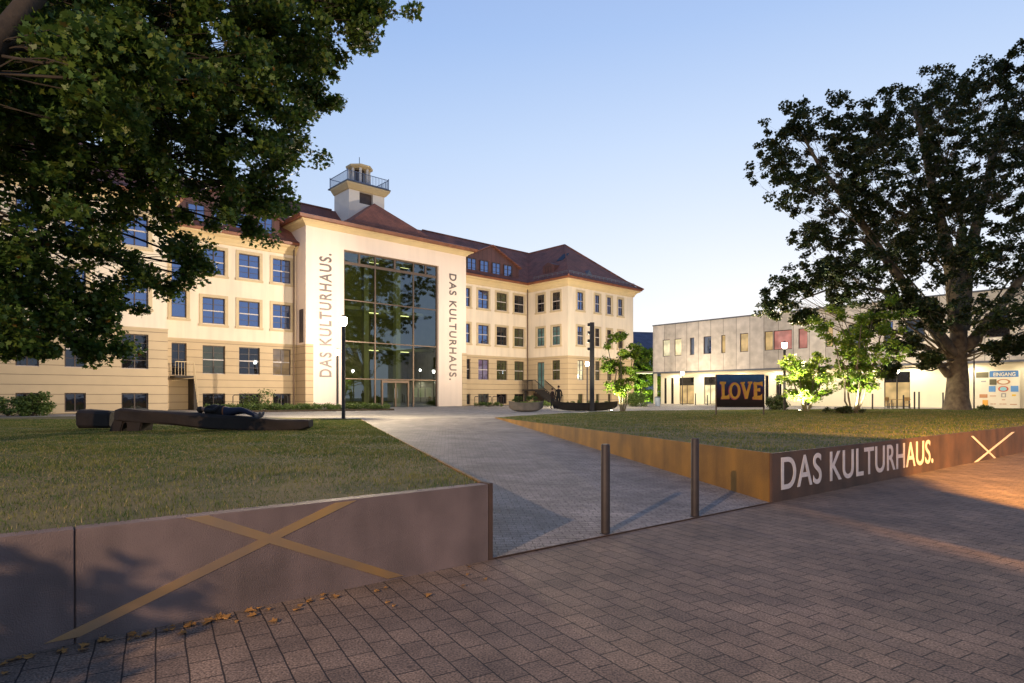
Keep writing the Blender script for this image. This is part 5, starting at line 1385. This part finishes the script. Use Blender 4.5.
# big plane tree at the left, trunk just outside the picture, its crown hanging over the lawn
TL = Vector((-11.5, 8.5, lawn_z((-11.5, 8.5))))
def loc(px, py, Y):
    p = at(px, Y, CAM_H+(HZ-py)*Y/F); return p-TL
blobs = []
for (px, py, Y, r_) in ((30, 40, 9, 1.5), (110, 30, 9.5, 1.5), (190, 25, 10, 1.4), (262, 12, 11, 1.2), (330, -5, 11.5, 1.1), (350, 18, 12, .8), (290, 55, 11.5, 1.0), (230, 75, 10.5, 1.3), (150, 95, 10, 1.5), (60, 110, 9, 1.5),
                        (270, 115, 11.5, .9), (215, 140, 11.5, 1.2), (140, 165, 10.5, 1.3), (60, 185, 10, 1.4), (0, 120, 9, 1.4), (258, 172, 12.5, .8), (225, 205, 12.5, .85), (175, 222, 12, .8), (110, 235, 11.5, 1.0), (40, 250, 10.5, 1.2),
                        (-15, 230, 9.5, 1.3), (248, 228, 13, .42), (85, 290, 11.5, .8), (30, 305, 10.5, .85), (140, 275, 12, .55), (60, 335, 11.5, .5), (10, 300, 10, .7), (-60, 60, 8, 1.6), (-80, 200, 8.5, 1.6), (100, -60, 10, 1.6), (220, -60, 11, 1.5), (330, -60, 12, 1.4),
                        (110, 120, 14, 1.5), (40, 60, 13, 1.5), (190, 60, 14.5, 1.4), (0, 30, 12, 1.6), (100, 80, 7.5, .6), (150, 60, 7.6, .35), (120, 45, 7.4, .3), (196, 262, 13, .25), (95, 330, 12, .3), (20, 335, 11, .35), (130, 300, 12.5, .3), (180, 250, 12.5, .3), (275, 205, 13, .45), (283, 145, 12.5, .4), (0, 270, 10.5, .9), (70, 250, 11, .8), (25, 340, 10.5, .4), (75, 345, 11.5, .35), (110, 320, 12, .4), (15, 350, 10.5, .3), (45, 355, 11, .25), (90, 350, 11.5, .25), (120, 345, 12, .22), (0, 320, 10, .4), (55, 320, 11, .4), (90, 310, 11.5, .4), (165, 290, 12.5, .25), (200, 268, 13, .2), (185, 275, 12.5, .22), (310, 95, 12.5, .4), (318, 60, 12.5, .45), (375, -5, 12.5, .4)):
    r_ *= (.70 if py > 180 and r_ > .5 else .9); p = loc(px, py, Y); blobs.append((p.x, p.y, p.z, r_*1.0, r_*1.15, r_*.85, .52 if py > 215 else (.75 if py > 150 else 1)))
lim = [[(*loc(-260, 130, 7.2), .34), (*loc(-60, 110, 7.4), .25), (*loc(8, 30, 7.6), .14), (*loc(62, -40, 8.2), .11), (*loc(120, -120, 9), .08)],
       [(*loc(-200, 160, 7.5), .22), (*loc(0, 118, 9.5), .12), (*loc(60, 100, 10), .10), (*loc(110, 95, 10.3), .08), (*loc(185, 85, 10.8), .05), (*loc(240, 60, 11), .03)]]
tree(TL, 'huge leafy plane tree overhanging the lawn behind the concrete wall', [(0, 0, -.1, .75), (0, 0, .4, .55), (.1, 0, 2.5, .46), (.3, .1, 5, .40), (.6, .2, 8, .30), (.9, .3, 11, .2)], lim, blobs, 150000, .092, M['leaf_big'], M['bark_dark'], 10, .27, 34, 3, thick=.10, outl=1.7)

# big plane tree at the right
TR = at(957, 39.5); TR.z = .5
def loc2(px, py, Y): return at(px, Y, CAM_H+(HZ-py)*Y/F)-TR
blobs = []
rb_ = random.Random(5)
for (px, py, Y, r_) in ((790, 130, 38, 1.7), (775, 165, 38, 1.4), (800, 190, 37, 1.6), (835, 125, 38, 2.0), (830, 170, 39, 2.2), (880, 120, 38, 2.2), (870, 170, 36, 2.4), (930, 105, 39, 2.3), (985, 85, 40, 2.3), (1030, 75, 40, 2.4), (1060, 110, 40, 3), (1000, 130, 38, 2.6), (940, 150, 36, 2.6),
                        (905, 200, 38, 2.6), (850, 215, 38, 2.0), (818, 235, 38, 1.6), (820, 275, 38, 1.5), (790, 290, 38, 1.3), (775, 305, 38.5, .9), (805, 318, 38, .8), (850, 265, 37, 2.0), (840, 300, 37.5, 1.2), (895, 255, 38, 2.4), (950, 210, 37, 2.6), (1000, 190, 38, 2.6), (1050, 190, 39, 3),
                        (955, 260, 35, 2.3), (1010, 250, 37, 2.4), (1060, 270, 39, 2.6), (900, 300, 36.5, 1.6), (870, 325, 36.5, .9), (930, 310, 35, 1.6), (1000, 310, 36, 1.8), (1040, 330, 37, 1.6), (905, 345, 36, 1.0), (930, 360, 36, .7), (890, 370, 36.5, .5), (995, 350, 36.5, .8), (860, 355, 37, .35), (1015, 345, 37, .7),
                        (960, 180, 44, 3), (900, 240, 44, 2.6), (1030, 140, 46, 3), (1100, 200, 42, 3.5), (1120, 290, 40, 2.5), (940, 110, 45, 2.2), (1080, 130, 36, 2.5), (870, 145, 43, 2.0)):
    p = loc2(px, py, Y); blobs.append((p.x, p.y, p.z, r_*1.05, r_*1.2, r_*.8))
def L2(*q_): return [(*loc2(a_, b_, c), r_) for a_, b_, c, r_ in q_]
lim = [L2((952, 355, 39.5, .45), (925, 315, 39, .33), (890, 265, 38.5, .26), (850, 205, 38.5, .2), (822, 170, 38, .13), (805, 140, 38, .07)),
       L2((958, 330, 39.5, .5), (950, 260, 39, .4), (935, 200, 39, .3), (925, 150, 39, .2), (915, 110, 39, .1)),
       L2((962, 330, 39.5, .45), (968, 260, 39.5, .35), (985, 190, 39.5, .28), (1000, 130, 40, .15), (1008, 90, 40, .08)),
       L2((965, 350, 39.5, .4), (990, 320, 39, .3), (1020, 280, 39, .25), (1060, 230, 39, .15)),
       L2((948, 375, 39.5, .25), (930, 352, 39, .16), (905, 335, 38.5, .11), (870, 322, 38, .06)),
       L2((890, 265, 38.5, .15), (862, 240, 38, .1), (835, 238, 38, .07), (810, 230, 38, .04)), L2((925, 315, 39, .18), (880, 290, 38, .12), (840, 285, 38, .08), (800, 300, 38, .04))]
tree(TR, 'huge broad plane tree with thick trunk, beside the grey modern hall', [(0, 0, -.1, 1.0), (0, 0, .25, .78), (0, 0, .9, .66), (.05, 0, 2.0, .60), (0, 0, 3.4, .55), (.1, 0, 5.0, .48), (.2, 0, 8, .42), (.3, 0, 12, .25)], lim, blobs, 175000, .185, M['leaf_far'], M['bark'], 4, .36, 24, 9, thick=.14)

# young multi stem trees lit by uplights
def sapling(px, Y, h, w, n, label, seed, z=None, leaf=.15, uplight=0, name='sapling', dens=9):
    rnd = random.Random(seed); p = at(px, Y); zb = lawn_z(p) if z is None else z
    o = empty(name, (p.x, p.y, zb)); tag(o, label, 'tree', 'young multi stem trees lit from below')
    st_ = MB(); cl_ = []; rd = []
    for i in range(n):
        a_ = 2*math.pi*i/n+rnd.random(); tip = Vector((math.cos(a_)*w*.42*rnd.uniform(.4, 1), math.sin(a_)*w*.42*rnd.uniform(.4, 1), h*rnd.uniform(.8, 1)))
        b0 = Vector((math.cos(a_)*.12, math.sin(a_)*.12, -.05)); pts = bend(b0, tip, 6, .05, rnd)
        st_.tube(pts, [.045*(1-.8*k/6)+.006 for k in range(7)], 6)
        for k in range(dens):
            t = rnd.uniform(.22, 1); c = b0.lerp(tip, t); ang = rnd.uniform(0, 6.28); ext = w*.42*(1.1-abs(t-.45))*rnd.uniform(.2, .9)
            e_2 = c+Vector((math.cos(ang)*ext, math.sin(ang)*ext, ext*.25))
            st_.tube([c, (c+e_2)/2+Vector((0, 0, .08)), e_2], [.014, .01, .005], 4)
            cl_.append(tuple(e_2)); rd.append(rnd.uniform(.22, .42)); cl_.append(tuple((c+e_2)/2)); rd.append(.25)
    st_.build('trunk', M['bark'], o, True)
    leaf_cloud('crown', cl_, rd, len(cl_)*75, leaf, M['leaf_young'], o, .7, 4, .2)
    if uplight:
        u = empty('ground_uplight', (p.x-.9, p.y-1.0, zb)); tag(u, 'ground spotlight under the '+' '.join(label.split()[:4]), 'spotlight', 'ground spotlights at the young trees')
        MB().lathe([(.09, 0), (.09, .08), (.07, .10)], seg=12).build('housing', M['steel'], u)
        MB().lathe([(.06, .101), (.06, .104)], seg=12).build('lens', M['lens'], u)
        point(u, (0, 0, .16), uplight, (1, .93, .62), .05, 110, (.8, .9, 2.6), .8)
    return o
sapling(622.5, 40.5, 5.3, 3.4, 5, 'airy young tree beside the floodlight mast, before the cream end block', 2, uplight=2000)
sapling(854, 33, 6.1, 4.8, 7, 'taller brightly lit young tree left of the big plane tree', 4, uplight=7500, dens=11)
sapling(806, 38.5, 3.9, 4.0, 6, 'lower brightly lit bushy young tree right of the lamp column', 6, uplight=7500, dens=10)
# green bushes between the two buildings
def bush(px, Y, w, h, label, m='leaf_young', seed=1, n=9000, z=.5, leaf=.14, name='bush', dpt=None):
    rnd = random.Random(seed); p = at(px, Y); o = empty(name, (p.x, p.y, z)); tag(o, label, 'bush')
    c = []; 
    for _ in range(int(30+w*h*4)):
        a_ = rnd.uniform(0, 6.28); r_ = rnd.random()**.5; zz = rnd.random()
        c.append((math.cos(a_)*w/2*r_*(1-.4*zz), math.sin(a_)*(dpt or w)/2*r_*(1-.4*zz), .15+zz*(h-.3)))
    s = MB()
    for q_ in c[::5]: s.tube([(0, 0, 0), (q_[0]*.5, q_[1]*.5, q_[2]*.6), q_], [.03, .02, .008], 5)
    s.build('stems', M['bark'], o); leaf_cloud('foliage', c, [min(.45, h*.3)]*len(c), n, leaf, M[m], o, .9)
    return o
b_ = bush(642, 84, 7.0, 7.5, 'tall lit green shrubbery in the gap between both buildings', seed=3, n=16000, leaf=.3)
point(b_, (-2, -5, .3), 4500, (.9, 1, .55), .3, 140, (0, 0, 4), .8)
bush(775, 44, 1.6, 1.1, 'low dark bush at the foot of the lamp column', 'leaf_far', 5, 2500, leaf=.12)
bush(636, 58, 3.0, 1.3, 'low bush behind the airy young tree', 'leaf_hedge', 6, 3500, leaf=.13)
bush(985, 40.5, .0+1.0, .5, 'small weedy tuft right of the big trunk', 'leaf_hedge', 8, 500, leaf=.1)
bush(843, 32, 2.2, .5, 'dry twiggy growth at the foot of the taller lit young tree', 'leaf_far', 9, 1800, z=.6, leaf=.08)
# hedge before the pale wall left of the entrance
def shadow_hedge_at(x, y, rz, w, d, h, label):
    o = empty('shadow_hedge', (x, y, 0), rz); tag(o, label, 'hedge')
    c = [(random.uniform(-w/2, w/2), random.uniform(-d/2, d/2), random.uniform(.1, h)) for _ in range(220)]
    MB().box(-w/2+.2, w/2-.2, -.1, .1, 0, h*.6).build('stems', M['bark'], o); leaf_cloud('foliage', c, [.3]*220, 14000, .12, M['leaf_hedge'], o, .9)
shadow_hedge_at(-5.75, -1.1, R(30), 3.4, 1.2, 2.25, 'unseen hedge added behind the viewer to shade the wall and paving')  # added out of view only to cast a shadow on wall foot and paving
hd = empty('flower_bed', (*at(305, 41)[:2], .5)); tag(hd, 'low green ground cover bed in front of the pale wall left of the glass', 'plant bed')
hd.rotation_euler = (0, 0, R(30))
L = 6.0
MB().box(-L, L, -.8, .8, 0, .12).build('soil', M['soil'], hd)
c = [(random.uniform(-L, L), random.uniform(-.7, .7), random.uniform(.15, .42)) for _ in range(260)]
leaf_cloud('plants', c, [.22]*len(c), 16000, .09, M['leaf_hedge'], hd, 1.0)
bush(8, 31.5, 2.6, 1.0, 'round leafy plant at the wall foot, far left edge', 'leaf_hedge', 11, 3500, leaf=.1)
bush(32, 31.8, 1.8, 1.2, 'fern like plant under the second cellar window from the left', 'leaf_hedge', 12, 2600, leaf=.12)
bush(530, 56, 5.5, .6, 'strip of low plants in front of the dark outside stair', 'leaf_hedge', 14, 3500, leaf=.1, dpt=1)
bush(488, 57, 3.5, .5, 'strip of low plants by the bicycle hoops', 'leaf_hedge', 15, 2200, leaf=.09, dpt=1)
bush(258, 43, 3.0, 1.5, 'thin tall grasses before the cellar windows of the left wing', 'leaf_hedge', 16, 900, leaf=.12, dpt=.8)

# trees standing on the far side of the street, behind the viewer (seen mirrored in glass, shading the paving)
for i, (x, y, h, lb) in enumerate(((-6, -16, 11, 'street tree behind the viewer, left one'), (38, -4, 12, 'street tree beyond the right kerb'), (58, 22, 13, 'street tree far to the right beyond the lawn'))):
    rb2 = random.Random(20+i); bl = [(rb2.gauss(0, 2.4), rb2.gauss(0, 2.4), h*.62+rb2.gauss(0, 1.8), 1.9, 1.9, 1.5) for _ in range(16)]
    tree((x, y, 0), lb, [(0, 0, -.1, .32), (0, 0, 1.2, .25), (0, 0, h*.4, .2), (0, 0, h*.6, .12)], [], bl, 14000, .42, M['leaf_far'], M['bark'], 4, .8, 10, 30+i, 10, name='street_tree', group=None)

# ------------------------------------------------------------------ small things
def hoop(px, Y, w, h, rz, label):
    p = at(px, Y); o = MB().tube([(-w/2, 0, 0), (-w/2, 0, h-.1), (-w/2+.1, 0, h), (w/2-.1, 0, h), (w/2, 0, h-.1), (w/2, 0, 0)], .03, 8).build('bicycle_hoop', M['steel'], None, True)
    o.location = (p.x, p.y, .5); o.rotation_euler = (0, 0, rz); tag(o, label, 'bicycle rack', 'bicycle hoops before the right wing')
for i, px in enumerate((477, 483, 489, 495, 501)):
    hoop(px, 57.5+i*.8, .7, .95, R(42+90), ('first', 'second', 'third', 'fourth', 'fifth')[i]+' bicycle hoop counted from the glass front')
for i, px in enumerate((238, 245.5, 283)):
    hoop(px, 44.6+(.0 if i < 2 else 2.5), .7, 1.1, R(10), ('left hoop of the pair below the left wing windows', 'right hoop of the pair below the left wing windows', 'single hoop near the portal end of the left wing')[i])
p = at(657.5, 60); o = empty('litter_bin', (p.x, p.y, .5)); tag(o, 'small pale blue grey litter bin near the corner of the modern hall', 'bin')
MB().lathe([(.25, 0), (.28, .75), (.30, .78), (.30, .84)], seg=16).build('body', mat('bin_paint', (.35, .42, .5), .5), o); MB().lathe([(.31, .845), (.24, .93), (.05, .96)], seg=16).build('lid', M['lead'], o)
# cafe table and chairs seen through the leaves
M['beech'] = mat('pale_wood', (.40, .24, .08), .6, var=.2)
def chair(px, Y, rz, label):
    p = at(px, Y); o = empty('chair', (p.x, p.y, .5), rz); tag(o, label, 'chair', 'chairs outside the lit window of the hall')
    MB().box(-.22, .22, -.22, .22, .43, .47).build('seat', M['beech'], o, bevel=.01); MB().box(-.22, .22, .19, .22, .62, .92).build('backrest', M['beech'], o)
    for x in (-.2, .2):
        for y in (-.2, .2): MB().bar((x, y, 0), (x, y, .43 if y < 0 else .9), .035).build('leg', M['steel'], o)
chair(889, 49, R(20), 'wooden chair left of the low lamp by the hall'); chair(907, 48.6, R(-30), 'wooden chair right of the low lamp by the hall')
p = at(898, 49.6); o = empty('table', (p.x, p.y, .5)); tag(o, 'pale wooden table between two chairs by the hall', 'table')
MB().box(-.8, .8, -.4, .4, .71, .75).build('tabletop', M['beech'], o, bevel=.01)
for x in (-.7, .7):
    for y in (-.3, .3): MB().bar((x, y, 0), (x, y, .71), .05).build('leg', M['steel'], o)
# fallen leaves along the foot of the concrete wall
rl_ = random.Random(4); shp = [(0, .05), (.12, .40), (.34, .28), (.52, .56), (.60, .22), (1, 0), (.60, -.22), (.52, -.56), (.34, -.28), (.12, -.40)]
for i in range(64):
    s = -rl_.uniform(1.6, 3.75) if i < 54 else -rl_.uniform(.3, 2.4); dist = abs(rl_.gauss(0, .10))+.05 + (rl_.random()*.5 if i > 54 else 0)
    p = st(A, s)-NS*dist; sz = rl_.uniform(.035, .075); mb = MB()
    mb.poly([((x-.5)*sz, y*sz, .004+.02*abs(y)+.012*x*rl_.random()) for x, y in shp])
    o = mb.build('fallen_leaf', M['dead']); o.location = (p.x, p.y, .003); o.rotation_euler = (rl_.uniform(-.15, .15), rl_.uniform(-.15, .15), rl_.uniform(0, 6.28))
    tag(o, 'dry brown fallen leaf on the paving at the foot of the concrete wall', 'leaf', 'fallen leaves along the concrete wall')
